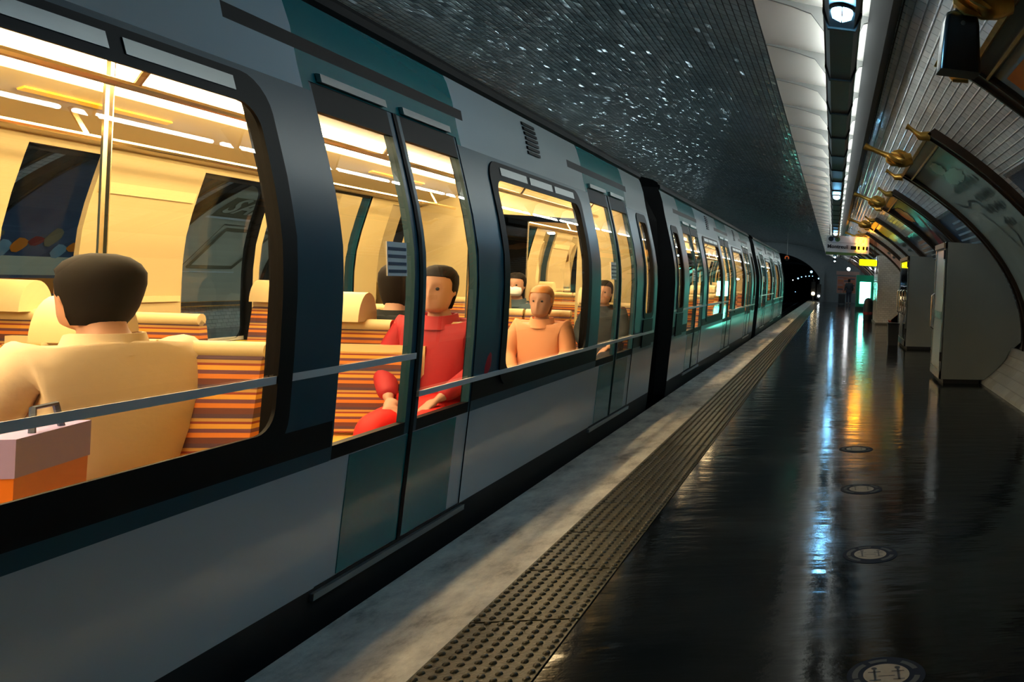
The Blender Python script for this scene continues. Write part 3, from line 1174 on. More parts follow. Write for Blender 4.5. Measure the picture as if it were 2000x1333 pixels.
for z in (.37, .14):
    for i, x in enumerate((.36, .52)):
        mb = MB()
        a, b, hh = .055, .10, .19
        # one seven segment zero in dots
        for k in range(6):
            for xx in (-.055, .055):
                mb.box(x + xx - .013, x + xx + .013, -.03, -.012, z + .01 + k * .031, z + .036 + k * .031, 'led')
        for zz in (0, .17):
            for k in range(3):
                mb.box(x - .036 + k * .027, x - .012 + k * .027, -.03, -.012, z + zz + .005, z + zz + .030, 'led')
        mb.build('amber_digit', t)

t = thing('exit_sign', 'small lit yellow sign hanging under the right end of the line sign', 'sign', (1.08, 28.0, 2.23))
mb = MB()
mb.loft([rrect(.29, .105, .04, z) for z in (-.04, .04)], 'yellow')
o = mb.build('lit_panel', t)
o.rotation_euler = (PI / 2, 0, 0)
mb = MB()
mb.tube([(.20, 0, .10), (.20, 0, 1.15)], .012, 'blackmatt', 6)
mb.tube([(.24, 0, .10), (.24, 0, 1.13)], .012, 'blackmatt', 6)
mb.build('hanger', t)

# ------------------------------------------------------------------ green totem with a lit screen
t = thing('advert_totem', 'green totem with a glowing white screen near the far end of the platform', 'display totem', (1.73, 46.0, 0))
mb = MB()
mb.loft([rrect(.55, .14, .05, z) for z in (0, 2.0)], 'totem')
mb.build('casing', t, smooth=True)
mb = MB()
mb.box(-.34, .24, -.152, -.14, .44, 1.62, 'screen')
mb.build('screen', t)
mb = MB()
mb.loft([rrect(.56, .15, .05, z) for z in (0, .25)], 'binm')
mb.build('base', t)

# ------------------------------------------------------------------ far end: wall poster, stop marker, tunnel lamps
t = thing('end_poster', 'brick-pink poster with rows of small print on the wall at the platform end', 'poster', (0, 65.93, 0))
mb = MB()
mb.box(.22, 1.68, 0, .05, .72, 2.06, 'p_pinkpale')
mb.build('frame', t)
mb = MB()
mb.box(.27, 1.63, -.01, 0, .77, 2.01, 'p_pink')
for i in range(7):
    for j in range(3):
        if (i * 3 + j) % 5 != 2:
            mb.box(.30 + j * .45, .68 + j * .45, -.014, -.01, .82 + i * .165, .91 + i * .165, ('p_pinkpale', 'p_navy', 'p_orange')[(i + 2 * j) % 3])
mb.build('sheet', t)
mb = MB()
mb.box(.15, 1.9, 65.7, 65.95, 2.15, 2.45, 'p_pinkpale')
tag(mb.build('header_panel'), 'pale pink panel on the end wall above the brick-pink poster', 'panel')
t = thing('stop_marker', 'dull orange stop marker hanging on a rod over the track near the tunnel mouth', 'marker', (-2.75, 50, 2.7))
mb = MB()
mb.tube([(0, 0, .3), (0, 0, 1.585)], .02, 'cabinet', 6)
mb.build('rod', t)
mb = MB()
mb.loft([[(.17 * math.cos(a), d, .14 + .17 * math.sin(a)) for a in [2 * PI * (i + .5) / 8 for i in range(8)]] for d in (0, .06)], 'blackmatt')
mb.build('plate', t)
mb = MB()
for a in range(1, 8):
    aa = -.9 + a * .62
    mb.box(.10 * math.cos(aa) - .022, .10 * math.cos(aa) + .022, -.012, 0, .14 + .10 * math.sin(aa) - .022, .14 + .10 * math.sin(aa) + .022, 't_red')
mb.build('lit_mark', t)
for x, y, z, lb in ((.94, 58.0, 2.5, 'round white globe lamp above the lone dark figure'), (1.60, 52.0, 1.90, 'round white globe lamp beside the top of the green totem')):
    t = thing('globe_lamp', lb, 'lamp', (x, y, z))
    mb = MB()
    mb.sphere((0, 0, 0), .11, 'globe', 14, 10)
    mb.build('globe', t, smooth=True)
    mb = MB()
    top = ell(43)[1] if x < 1 else VZ + VB * math.sqrt(1 - ((x - VX) / VA) ** 2)
    mb.tube([(0, 0, .10), (0, 0, top - z - .01)], .015, 'blackmatt', 6)
    mb.build('stem', t)
TL = [(-2.13, 80, 2.45, .11, 't_blue', 'bluish tunnel lamp cluster head at the right end of the lamp string'), (-1.62, 80, 2.42, .07, 't_warm', 'warm lamp beside the bluish one above the tunnel track, upper of the pair'),
      (-1.45, 80, 2.2, .07, 't_warm', 'warm lamp above the tunnel track, lower of the pair'), (-1.43, 80, 1.85, .07, 't_blue', 'cyan lamp just under the two warm tunnel lamps'),
      (-4.9, 104, 1.62, .05, 't_white', 'dim white lamp at the left start of the tunnel lamp string'), (-4.3, 104, 1.85, .09, 't_blue', 'largest blue lamp of the string along the tunnel'),
      (-3.9, 104, 2.05, .06, 't_blue', 'second blue lamp of the tunnel string, right of the largest'), (-3.4, 104, 2.15, .06, 't_blue', 'third blue lamp of the tunnel string'),
      (-3.0, 104, 2.2, .06, 't_blue', 'fourth blue lamp of the tunnel string'), (-2.6, 104, 2.22, .05, 't_blue', 'last small blue lamp of the tunnel string'),
      (-4.55, 104, .2, .04, 't_blue', 'tiny blue lamp low down in the tunnel')]
for x, y, z, r, m_, lb in TL:
    mb = MB()
    mb.sphere((0, 0, 0), r, m_, 10, 6)
    t = thing('tunnel_lamp', lb, 'lamp', (x, y, z), 0, 'small lamps inside the tunnel')
    mb.build('bulb', t, smooth=True)
    mb = MB()
    mb.tube([(0, .02, 0), (0, .2, .0)], .02, 'blackmatt', 6)
    mb.build('bracket', t)
for x, r, m_, lb, z in ((-1.52, .13, 't_warm', 'signal post with a bright warm lamp at the end of the platform edge', .62), (-1.10, .09, 't_white', 'thin signal post with a white lamp, right of the warm one', .45)):
    t = thing('signal_post', lb, 'signal', (x, 64.5, 0), 0)
    mb = MB()
    mb.tube([(0, .1, 0), (0, .1, 1.7)], .05, 'blackmatt', 8)
    mb.build('post', t)
    mb = MB()
    mb.sphere((0, -.02, z), r, m_, 12, 8)
    mb.build('bulb', t, smooth=True)
    mb = MB()
    mb.box(-.16, .16, .04, .16, z - .2, z + .9, 'blackmatt')
    mb.build('backplate', t)

# ------------------------------------------------------------------ opposite wall posters seen through the train
def art_night(mb, a, b, t0, t1, left):
    """left wall: y runs to the right in view"""
    def Y(u): return a + (b - a) * u
    def T(v): return t1 + (t0 - t1) * v
    for i in range(9):
        blob(mb, Y(.08 + .09 * i), T(.55 + .03 * ((i * 3) % 4)), .13, .10 + .05 * ((i * 2) % 3), ('p_brown', 'p_line', 'p_orange', 'p_red')[i % 4], left, .046 + .0005 * i, 9)
    wall_grid(mb, Y(0.03), Y(.97), T(.68), T(.80), .047, 'p_beige', left)
    wall_grid(mb, Y(.06), Y(.97), T(.82), T(.92), .0475, 'p_orange', left)
    for u in (.2, .8):
        blob(mb, Y(u), T(.93), .18, .14, 'p_ink', left, .049, 14)
    wall_stroke(mb, [(Y(.55), T(.36)), (Y(.62), T(.33)), (Y(.70), T(.35)), (Y(.66), T(.38))], .03, .048, 'p_ink', left)


def art_samba(mb, a, b, t0, t1, left):
    def Y(u): return a + (b - a) * u
    def T(v): return t1 + (t0 - t1) * v
    wall_grid(mb, Y(.10), Y(.97), T(.30), T(.13), .046, 'p_brown', left)
    wall_stroke(mb, [(Y(.08), T(.31)), (Y(.97), T(.31))], .05, .047, 'p_white', left)
    o = [(.26, .72), (.36, .40), (.84, .40), (.66, .72), (.26, .72)]
    wall_stroke(mb, [(Y(p), T(q)) for p, q in o], .09, .047, 'p_brown', left)
    o2 = [(.18, .76), (.30, .36), (.50, .36)]
    wall_stroke(mb, [(Y(p), T(q)) for p, q in o2], .025, .047, 'p_brown', left)
    wall_stroke(mb, [(Y(.18), T(.76)), (Y(.70), T(.76))], .03, .047, 'p_white', left)


OG = 'framed posters on the opposite wall'
make_frame(11.3, 14.6, art_grey, 'p_grey', 'framed grey poster on the opposite wall, left of the night blue one', True, 38.5, -4, False, OG)
make_frame(14.95, 18.05, art_night, 'p_navy', 'framed night blue poster with an orange vehicle, seen through the nearest train window', True, 38.5, -4, False, OG)
make_frame(18.4, 21.9, art_samba, 'p_beige', 'framed beige poster with slanted lettering, seen through the nearest train window', True, 38.5, -4, False, OG)
sam = [o for o in bpy.data.objects if o.get('label', '').startswith('framed beige poster')][0]
me = text_mesh('SAMBA', .62, 'p_beige', .012, .002, .35)
for v in me.vertices:     # wrap the lettering onto the curved sheet
    th = 29.5 + (v.co.y - .05) * 12.5
    v.co = Vector(wp(19.05 + v.co.x * 1.02, 26.6 + v.co.y * 11.5, .052 + v.co.z, True))
o = bpy.data.objects.new('lettering', me)
COL.objects.link(o)
o.parent = sam
for k in range(5):
    make_frame(25.3 + 7 * k, 28.7 + 7 * k, (art_dark, art_grey)[k % 2], ('p_dark', 'p_pinkpale')[k % 2], 'far framed poster on the opposite wall, %s past the slanted lettering one' % ORD[k], True, 38.5, -4, False, OG)


# ------------------------------------------------------------------ the train
XC, CAR_L = -3.3, 11.3
HWZ = [(-.75, 1.12), (-.35, 1.19), (.03, 1.24), (.4, 1.262), (.75, 1.285), (1.1, 1.297), (1.4, 1.300), (1.6, 1.288), (1.8, 1.252), (2.0, 1.205), (2.16, 1.165), (2.3, 1.130), (2.45, 1.10), (2.56, 1.065), (2.63, 1.03)]


def hw(z):
    for (za, a), (zb, b) in zip(HWZ, HWZ[1:]):
        if z <= zb:
            return a + (b - a) * (z - za) / (zb - za)
    return HWZ[-1][1]


ENDW = [(.22, .62, 1.06, 2.10), (10.68, 11.08, 1.06, 2.10)]
WINS = [(2.86, 4.64, .83, 2.09), (6.78, 8.56, .83, 2.09)]
DOORS = [(1.08, 2.44), (5.0, 6.36), (8.92, 10.28)]
DZ0, DZ1 = .13, 2.24
ZS = [z for z, _ in HWZ[1:]] + [.10, .13, .66, .72, .83, 1.06, 2.09, 2.10, 2.24, 2.36, 2.42, .2, .5, .95, 1.25, 1.5, 1.7, 1.9, 2.05, 2.2]
ZS = sorted(set(ZS))
WINS_F = [(2.86, 4.93, .83, 2.09), (6.78, 8.85, .83, 2.09)]
HOLES = ENDW + WINS + [(a, b, DZ0, DZ1) for a, b in DOORS]


HOLES_F = ENDW + WINS_F + [(a, b, DZ0, DZ1) for a, b in DOORS]


def in_hole(s, z, holes):
    return any(a < s < b and c < z < d for a, b, c, d in holes)


def near_door(s, m0=0.0, m1=0.0):
    return any(a - m0 < s < b + m1 for a, b in DOORS)


def body_side(sg):
    mb = MB()
    holes = HOLES if sg > 0 else HOLES_F
    ss = sorted({0, CAR_L} | {x for h in holes for x in h[:2]} | {x for a, b in DOORS for x in (a - .45, b + .15, a - .05, b + .05)})
    ss = [x for x in ss if 0 <= x <= CAR_L]
    for off, outer in ((0, True), (.055, False)):
        cache = {}

        def vt(s, z):
            k = (round(s, 4), round(z, 4))
            if k not in cache:
                cache[k] = mb.vert((sg * (hw(z) - off), s, z))
            return cache[k]
        for sa, sb in zip(ss, ss[1:]):
            for za, zb in zip(ZS, ZS[1:]):
                sm, zm = (sa + sb) / 2, (za + zb) / 2
                if in_hole(sm, zm, holes) or (not outer and zm < .05):
                    continue
                if not outer:
                    m = 'cream' if zm > .1 else 'creamdark'
                elif zm < .13:
                    m = 'skirt'
                elif zm < .66:
                    m = 'grey'
                elif .72 < zm < .83:
                    m = 'rubber'
                elif zm < 2.2:
                    m = 'navy'
                elif near_door(sm, .45, .15) and 2.36 < zm < 2.42:
                    m = 'rubber'
                elif near_door(sm, .05, .05):
                    m = 'teal'
                else:
                    m = 'grey'
                q = (vt(sa, za), vt(sb, za), vt(sb, zb), vt(sa, zb))
                mb.face(q if (sg > 0) == outer else q[::-1], m)
    for a, b, c, d in holes:          # reveals
        zs = [z for z in ZS if c <= z <= d]
        for s in (a, b):
            for za, zb in zip(zs, zs[1:]):
                mb.quad((sg * hw(za), s, za), (sg * hw(zb), s, zb), (sg * (hw(zb) - .055), s, zb), (sg * (hw(za) - .055), s, za), 'rubber')
        for z in (c, d):
            mb.quad((sg * hw(z), a, z), (sg * hw(z), b, z), (sg * (hw(z) - .055), b, z), (sg * (hw(z) - .055), a, z), 'rubber' if z == d else 'route_sill_glow' if b - a > 1.5 else 'rubber')  # yellow bottom sills: the cabin light on them is put into the colour
    return mb


def ring_frame(sg, s0, s1, z0, z1, bw, r, off, mat, top_extra=0.0, thick=.012):
    """rounded frame hugging the curved side: outer rounded rectangle, inner rounded opening"""
    mb = MB()

    def rr(a, b, c, d, rad, n=6):
        pts = []
        for cx, cz, a0 in ((b - rad, d - rad, 0), (a + rad, d - rad, 90), (a + rad, c + rad, 180), (b - rad, c + rad, 270)):
            for i in range(n + 1):
                t = math.radians(a0 + 90 * i / n)
                pts.append((cx + rad * math.cos(t), cz + rad * math.sin(t)))
            # subdivide the straight edge that follows
        out = []
        for i, p in enumerate(pts):
            q = pts[(i + 1) % len(pts)]
            out.append(p)
            if (i + 1) % (n + 1) == 0:
                for k in range(1, 10):
                    out.append((p[0] + (q[0] - p[0]) * k / 10, p[1] + (q[1] - p[1]) * k / 10))
        return out
    A = rr(s0 - bw, s1 + bw, z0 - bw, z1 + bw + top_extra, r + bw * .5)
    B = rr(s0, s1, z0, z1, r)

    def p3(p, o):
        return (sg * (hw(p[1]) + o), p[0], p[1])
    n = len(A)
    ia = [mb.vert(p3(p, off)) for p in A]
    ib = [mb.vert(p3(p, off)) for p in B]
    ic = [mb.vert(p3(p, off - thick)) for p in B]
    idd = [mb.vert(p3(p, off - thick)) for p in A]
    for k in range(n):
        j = (k + 1) % n
        q = [(ia[k], ia[j], ib[j], ib[k]), (ib[k], ib[j], ic[j], ic[k]), (ia[j], ia[k], idd[k], idd[j])]
        for f in q:
            mb.face(f if sg < 0 else f[::-1], mat)
    return mb


def pane(sg, s0, s1, z0, z1, off, mat='glass', n=12):
    mb = MB()
    ids = []
    for i in range(n + 1):
        z = z0 + (z1 - z0) * i / n
        ids.append((mb.vert((sg * (hw(z) + off), s0, z)), mb.vert((sg * (hw(z) + off), s1, z))))
    for a, b in zip(ids, ids[1:]):
        mb.face((a[0], a[1], b[1], b[0]) if sg > 0 else (b[0], b[1], a[1], a[0]), mat)
    return mb


def shell_patch(mb, sg, s0, s1, z0, z1, o0, o1, mat, n=6):
    rings = []
    for i in range(n + 1):
        z = z0 + (z1 - z0) * i / n
        x0, x1 = sg * (hw(z) + o0), sg * (hw(z) + o1)
        rings.append([(x0, s0, z), (x1, s0, z), (x1, s1, z), (x0, s1, z)])
    mb.loft(rings, mat)


def make_leaf(sg, s0, s1, root, hinge_hi):
    """sliding door leaf: dark frame, jade lower panel with pale margin, tall pane"""
    mb = MB()
    g0, g1, gz0, gz1 = s0 + (.02 if not hinge_hi else .055), s1 - (.055 if not hinge_hi else .02), .72, 2.12
    for a, b, c, d, m, n in ((s0, g0, .66, DZ1, 'navy', 14), (g1, s1, .66, DZ1, 'navy', 14), (g0, g1, .66, gz0, 'rubber', 1), (g0, g1, gz1, DZ1, 'rubber', 2)):
        shell_patch(mb, sg, a, b, c, d, -.042, -.004, m, n)
    o0, o1 = (s0 + .16, s1) if not hinge_hi else (s0, s1 - .16)
    shell_patch(mb, sg, s0, s1, DZ0, .66, -.042, -.006, 'grey', 5)
    leaf = mb.build('door_leaf', root, smooth=True)
    mb = MB()
    shell_patch(mb, sg, o0, o1, DZ0 + .005, .655, -.02, -.003, 'teal', 5)
    mb.build('jade_panel', leaf)
    pane(sg, g0, g1, gz0, gz1, -.012, 'glass' if sg > 0 else 'glass_far').build('glass', leaf, smooth=True)
    mb = MB()
    e = s1 if not hinge_hi else s0
    shell_patch(mb, sg, e - .012, e + .012, DZ0, DZ1, -.03, .002, 'rubber', 14)
    mb.build('edge_seal', leaf)
    if not hinge_hi and sg > 0:
        mb = MB()
        shell_patch(mb, sg, s1 - .30, s1 - .12, 1.44, 1.60, -.012, -.008, 'p_white', 1)
        for k in range(4):
            shell_patch(mb, sg, s1 - .29, s1 - .13, 1.455 + k * .035, 1.470 + k * .035, -.008, -.006, 'p_navy', 1)
        mb.build('notice_sticker', leaf)
    return leaf


def make_bench(root, x0, x1, s, face, back_label=None):
    """transverse bench: face=+1 looks along +y"""
    b = bpy.data.objects.new('bench_seat', None)
    MBs = MB()
    MBs.box(x0 + .04, x1 - .04, s + face * .06 - .03, s + face * .06 + .03, .08, .34, 'seatshell')
    b = MBs.build('bench_seat', root)
    nseat = 2 if x1 - x0 > .6 else 1
    w_ = (x1 - x0) / nseat
    for k in range(nseat):
        a, c = x0 + k * w_ + .01, x0 + (k + 1) * w_ - .01
        mb = MB()
        pr = [(.05, .40), (.10, .47), (.42, .50), (.46, .47), (.46, .42), (.08, .36)]
        mb.prism([(s + face * y, z) for y, z in pr], 'x', a, c, 'seat')
        mb.build('cushion', b)
        mb = MB()
        pr = [(.10, .48), (.06, .80), (.01, 1.10), (-.03, 1.13), (-.05, 1.10), (.0, .80), (.04, .45)]
        mb.prism([(s + face * y, z) for y, z in pr], 'x', a, c, 'seat')
        mb.build('backrest', b)
        mb = MB()
        mb.tube([(a, s - face * .03, 1.13), (c, s - face * .03, 1.13)], .035, 'seatshell', 10)
        mb.build('top_rail', b, smooth=True)
    mb = MB()
    xg = x0 + .12
    mb.loft([[(x, s - face * .03 + .10 * math.cos(t), 1.15 + .17 * math.sin(t)) for t in [PI * i / 14 for i in range(15)]] for x in (xg - .1, xg + .1)], 'seatshell')
    mb.build('grab_handle', b, smooth=True)
    return b


def make_fold_seat(root, x0, x1, s, face):
    mb = MB()
    mb.box(x0, x1, s, s + face * .04, .50, 1.02, 'seatshell')
    b = mb.build('folding_seat', root)
    mb = MB()
    mb.prism([(s + face * .05, .52), (s + face * .09, .52), (s + face * .08, .98), (s + face * .04, .98)], 'x', x0 + .02, x1 - .02, 'seat')
    mb.build('backrest', b)
    mb = MB()
    mb.box(x0, x1, min(s + face * .06, s + face * .42), max(s + face * .06, s + face * .42), .44, .50, 'seat')
    mb.build('cushion', b)
    return b


def make_car():
    root = thing('train_car', 'metro car', 'train', (XC, -1.0, 0), 0, 'cars of the metro train')
    for sg in (1, -1):
        o = body_side(sg).build('body_side', root, smooth=True)
        for (a, b, c, d) in (WINS if sg > 0 else WINS_F):
            f = ring_frame(sg, a + .03, b - .03, c + .02, d - .03, .085, .09, .008, 'rubber', .03).build('window_frame', root, smooth=True)
            pane(sg, a, b, c, d, -.012, 'glass' if sg > 0 else 'glass_far').build('pane', f, smooth=True)
            if sg < 0:
                mb = MB()
                shell_patch(mb, sg, a + .47, a + 1.30, c - .02, d + .02, -.075, -.050, 'cream', 8)
                shell_patch(mb, sg, a + .50, a + 1.27, 1.16, 1.20, -.09, -.070, 'seatshell', 1)
                shell_patch(mb, sg, a + .50, a + 1.27, 1.86, 1.93, -.085, -.070, 'seatshell', 1)
                mb.build('window_pillar', root)
            for k in range(3):
                mb = MB()
                u0 = a + .10 + (b - a - .2) * k / 3
                shell_patch(mb, sg, u0 + .03, u0 + (b - a - .2) / 3 - .03, d + .005, d + .055, .004, .012, 'sill', 2)
                mb.build('vent_flap', f)
        for (a, b, c, d) in ENDW:
            f = ring_frame(sg, a + .02, b - .02, c + .01, d - .02, .06, .06, .008, 'rubber', .03).build('window_frame', root, smooth=True)
            pane(sg, a, b, c, d, -.012, 'glass' if sg > 0 else 'glass_far').build('pane', f, smooth=True)
            mb = MB()
            shell_patch(mb, sg, a - .03, b + .03, .70, c - .06, .001, .010, 'rubber', 4)
            mb.build('louvre_panel', f)
        for a, b in DOORS:
            m_ = (a + b) / 2
            make_leaf(sg, a, m_ - .004, root, False)
            make_leaf(sg, m_ + .004, b, root, True)
            mb = MB()
            shell_patch(mb, sg, a - .03, b + .03, .085, .115, -.01, .018, 'sill', 1)
            mb.build('door_sill', root)
            mb = MB()
            for k in range(2):
                shell_patch(mb, sg, a + .06 + k * .68, a + .58 + k * .68, 2.25, 2.285, .002, .02, 'sill', 1)
            mb.build('door_header', root)
        # reflection line along the glass band, painted as a thin pale strip
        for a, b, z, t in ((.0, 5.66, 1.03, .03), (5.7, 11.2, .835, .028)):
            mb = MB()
            shell_patch(mb, sg, a, b, z, z + t, .000, .004 if z > 1 else .012, 'glass_reflection', 1)
            mb.build('reflection_line', root)
        for s in (3.75, 7.67):
            mb = MB()
            for k in range(7):
                shell_patch(mb, sg, s - .12, s + .12, 2.33 + k * .034, 2.35 + k * .034, .0, .012, 'rubber', 1)
            mb.build('side_grille', root)
        mb = MB()
        mb.loft([[(sg * (hw(z) + o_), s, z) for z, o_ in ((2.60, .0), (2.62, .03), (2.66, .03), (2.68, -.02))] for s in (0, CAR_L)], 'roofm')
        mb.build('rain_gutter', root)
    mb = MB()
    n = 16
    rings = []
    for s in (0, CAR_L):
        r = []
        for i in range(n + 1):
            t = PI * i / n
            r.append((1.05 * math.cos(t), s, 2.63 + .17 * math.sin(t) ** .6 if 0 < i < n else 2.63))
        rings.append(r)
    mb.loft(rings, 'roofm')
    mb.build('roof', root, smooth=True)
    mb = MB()
    mb.box(-1.15, 1.15, .1, CAR_L - .1, -.7, -.05, 'skirt')
    for s in (1.6, 9.7):
        for sg in (1, -1):
            mb.loft([[(sg * (.72 + d), s + .45 * math.cos(a), -.58 + .45 * math.sin(a)) for a in [2 * PI * k / 20 for k in range(20)]] for d in (-.06, .06)], 'skirt')
    mb.build('underframe', root)
    mb = MB()
    mb.box(-1.18, 1.18, .03, CAR_L - .03, .0, .06, 'creamdark')
    mb.build('floor_deck', root)
    mb = MB()
    mb.box(-1.0, 1.0, .03, CAR_L - .03, 2.46, 2.50, 'ceil')
    mb.build('ceiling_lining', root)
    for sg in (1, -1):
        mb = MB()
        mb.loft([[(sg * .60, s, 2.46), (sg * .62, s, 2.36), (sg * 1.06, s, 2.14), (sg * 1.12, s, 2.14), (sg * 1.03, s, 2.46)] for s in (.05, CAR_L - .05)], 'cream')
        cv = mb.build('cove_panel', root)
        for s in (3.0, 6.2, 9.4):
            mb = MB()
            mb.loft([[(sg * .71, q, 2.302), (sg * .74, q, 2.287), (sg * .745, q, 2.297), (sg * .715, q, 2.312)] for q in (s, s + .95)], 'route_sill_glow')
            mb.build('route_strip', cv)
        mb = MB()
        mb.prism([(sg * .42, 2.455), (sg * .59, 2.455), (sg * .57, 2.385), (sg * .44, 2.385)], 'y', .25, CAR_L - .25, 'strip')
        mb.build('light_strip', root)
        mb = MB()
        mb.tube([(sg * .70, .3, 2.12), (sg * .70, CAR_L - .3, 2.12)], .017, 'rail', 8)
        for s in (.6, 2.6, 4.8, 6.55, 8.7, 10.6):
            mb.tube([(sg * .70, s, 2.12), (sg * .78, s, 2.27)], .012, 'rail', 6)
        mb.build('handrail', root, smooth=True)
    for a, b in DOORS:
        mb = MB()
        mb.tube([(0, (a + b) / 2, .06), (0, (a + b) / 2, 2.46)], .018, 'rail', 8)
        mb.build('grab_pole', root, smooth=True)
    for s in (0.0, CAR_L):
        mb = MB()
        e0, e1 = (s + .02, s + .06) if s == 0 else (s - .06, s - .02)
        f0, f1 = (s, s + .02) if s == 0 else (s - .02, s)
        zz = [-.05] + [z for z, _ in HWZ if z > 0]
        for sg in (1, -1):
            mb.loft([[(sg * .45, e, z) if k else (sg * (hw(z) - .002), e, z) for k, e in ((0, e0), (1, e0), (1, e1), (0, e1))] for z in zz], 'cream')
            mb.loft([[(sg * .45, e, z) if k else (sg * (hw(z) - .001), e, z) for k, e in ((0, f0), (1, f0), (1, f1), (0, f1))] for z in zz], 'skirt')
        mb.box(-.45, .45, f0, f1, 2.1, 2.63, 'skirt')
        mb.box(-.45, .45, f0, f1, -.05, .75, 'skirt')
        mb.box(-.45, .45, e0, e1, 2.1, 2.63, 'cream')
        mb.box(-.45, .45, e0 + .01, e1 - .01, -.05, .75, 'cream')
        mb.build('end_bulkhead', root)
    for a, b in ((2.70, 4.83), (6.62, 8.67)):
        for x0, x1 in ((.42, 1.14), (-1.14, -.16)):
            make_bench(root, x0, x1, a, 1)
            make_bench(root, x0, x1, b, -1)
        for x0, x1 in ((.50, .98), (-.98, -.30)):
            make_fold_seat(root, x0, x1, a - .08, -1)
            make_fold_seat(root, x0, x1, b + .08, 1)
    for x0, x1 in ((.50, 1.1), (-1.1, -.50)):
        make_bench(root, x0, x1, CAR_L - .16, -1)
        make_bench(root, x0, x1, .16, 1)
    # concertina towards the next car
    mb = MB()
    rings = []
    for i in range(15):
        k = 1.0 if i % 2 else .93
        rings.append([(x * k * 1.06, CAR_L + .01 + 1.07 * i / 14, 1.25 + (z - 1.25) * k) for x, z in ((-1.05, -.1), (1.05, -.1), (1.08, 1.3), (1.0, 2.2), (.8, 2.6), (-.8, 2.6), (-1.0, 2.2), (-1.08, 1.3))])
    mb.loft(rings, 'rubber', True, False)
    mb.build('gangway_bellows', root)
    return root


car = make_car()
car['label'] = 'nearest metro car, its lit windows and jade doors filling the left of the photo'
car2 = copy_tree(car)
car2.location.y = -1.0 + 12.4
car2['label'] = 'middle metro car, its windows reflecting the green screen and amber digits'
car3 = copy_tree(car)
car3.location.y = -1.0 + 24.8
car3['label'] = 'farthest metro car, ending at the dark tunnel'
for o in [x for x in bpy.data.objects if x.parent == car3 and x.name.startswith('gangway')]:
    bpy.data.objects.remove(o)


# ------------------------------------------------------------------ people
def skinned(name, nodes, edges, mat, root=0, sub=2):
    """nodes: (position, radius) ; returns a smooth mesh grown round the skeleton"""
    me = bpy.data.meshes.new(name)
    me.from_pydata([n[0] for n in nodes], edges, [])
    o = bpy.data.objects.new(name, me)
    COL.objects.link(o)
    sk = o.modifiers.new('skin', 'SKIN')
    sk.use_smooth_shade = True
    for i, n in enumerate(nodes):
        r = n[1]
        me.skin_vertices[0].data[i].radius = r if isinstance(r, tuple) else (r, r)
    me.skin_vertices[0].data[root].use_root = True
    ss = o.modifiers.new('sub', 'SUBSURF')
    ss.levels = sub
    bpy.context.view_layer.update()
    out = bpy.data.meshes.new_from_object(o.evaluated_get(bpy.context.evaluated_depsgraph_get()))
    bpy.data.objects.remove(o)
    bpy.data.meshes.remove(me)
    out.materials.clear()
    out.materials.append(M[mat])
    return out


def head_rings(c, s=1.0, fat=0.0):
    """head facing +y with brow, nose, lips and chin"""
    prof_ = [(-.135, .030, .045, .02), (-.115, .055, .068, .026), (-.085, .066, .080, .018), (-.05, .072, .088, .010), (-.01, .078, .094, .006), (.03, .080, .098, .0), (.07, .076, .097, -.004), (.10, .062, .080, -.006), (.122, .040, .050, -.008), (.132, .012, .015, -.008)]
    rings = []
    for z, rx, ry, oy in prof_:
        r = []
        for k in range(24):
            a = 2 * PI * k / 24
            x, y = (rx + fat) * math.cos(a), (ry + fat) * math.sin(a) + oy
            front = max(0, math.sin(a)) ** 6
            side = max(0, 1 - abs(x) / .02)
            if not fat:
                if abs(z + .05) < .02:
                    y += .018 * side * (1 if y > 0 else 0)
                if abs(z + .01) < .015:
                    y += .010 * side * (1 if y > 0 else 0)
                    if y > 0 and .018 < abs(x) < .05:
                        y -= .008
                if abs(z - .03) < .01 and y > 0:
                    y += .004
                if abs(z + .085) < .01:
                    y += .007 * side * (1 if y > 0 else 0)
            r.append((c[0] + x * s, c[1] + y * s, c[2] + z * s))
        rings.append(r)
    return rings


def hand_nodes(w, d, side, curl=.6):
    """palm and five unequal bent fingers from wrist w along unit direction d"""
    w, d = Vector(w), Vector(d).normalized()
    sd = d.cross(Vector((0, 0, 1)))
    sd = (sd if sd.length > .1 else Vector((1, 0, 0))).normalized() * side
    dn = d.cross(sd).normalized()
    if dn.z > 0:
        dn = -dn
    nodes, edges = [(w, .022), (w + d * .045, (.034, .018)), (w + d * .085, (.036, .016))], [(0, 1), (1, 2)]
    for k, l in enumerate((.070, .078, .072, .056)):
        b = w + d * .09 + sd * (.033 - .022 * k)
        i = len(nodes)
        p1 = b + d * l * .45 + dn * l * .12 * curl
        p2 = p1 + d * l * .3 + dn * l * .32 * curl
        p3 = p2 + d * l * .12 + dn * l * .3 * curl
        nodes += [(b, .0095), (p1, .0088), (p2, .0082), (p3, .007)]
        edges += [(2, i), (i, i + 1), (i + 1, i + 2), (i + 2, i + 3)]
    i = len(nodes)
    nodes += [(w + d * .035 + sd * .036, .0115), (w + d * .065 + sd * .056 + dn * .01, .010), (w + d * .088 + sd * .058 + dn * .02, .008)]
    edges += [(1, i), (i, i + 1), (i + 1, i + 2)]
    return nodes, edges


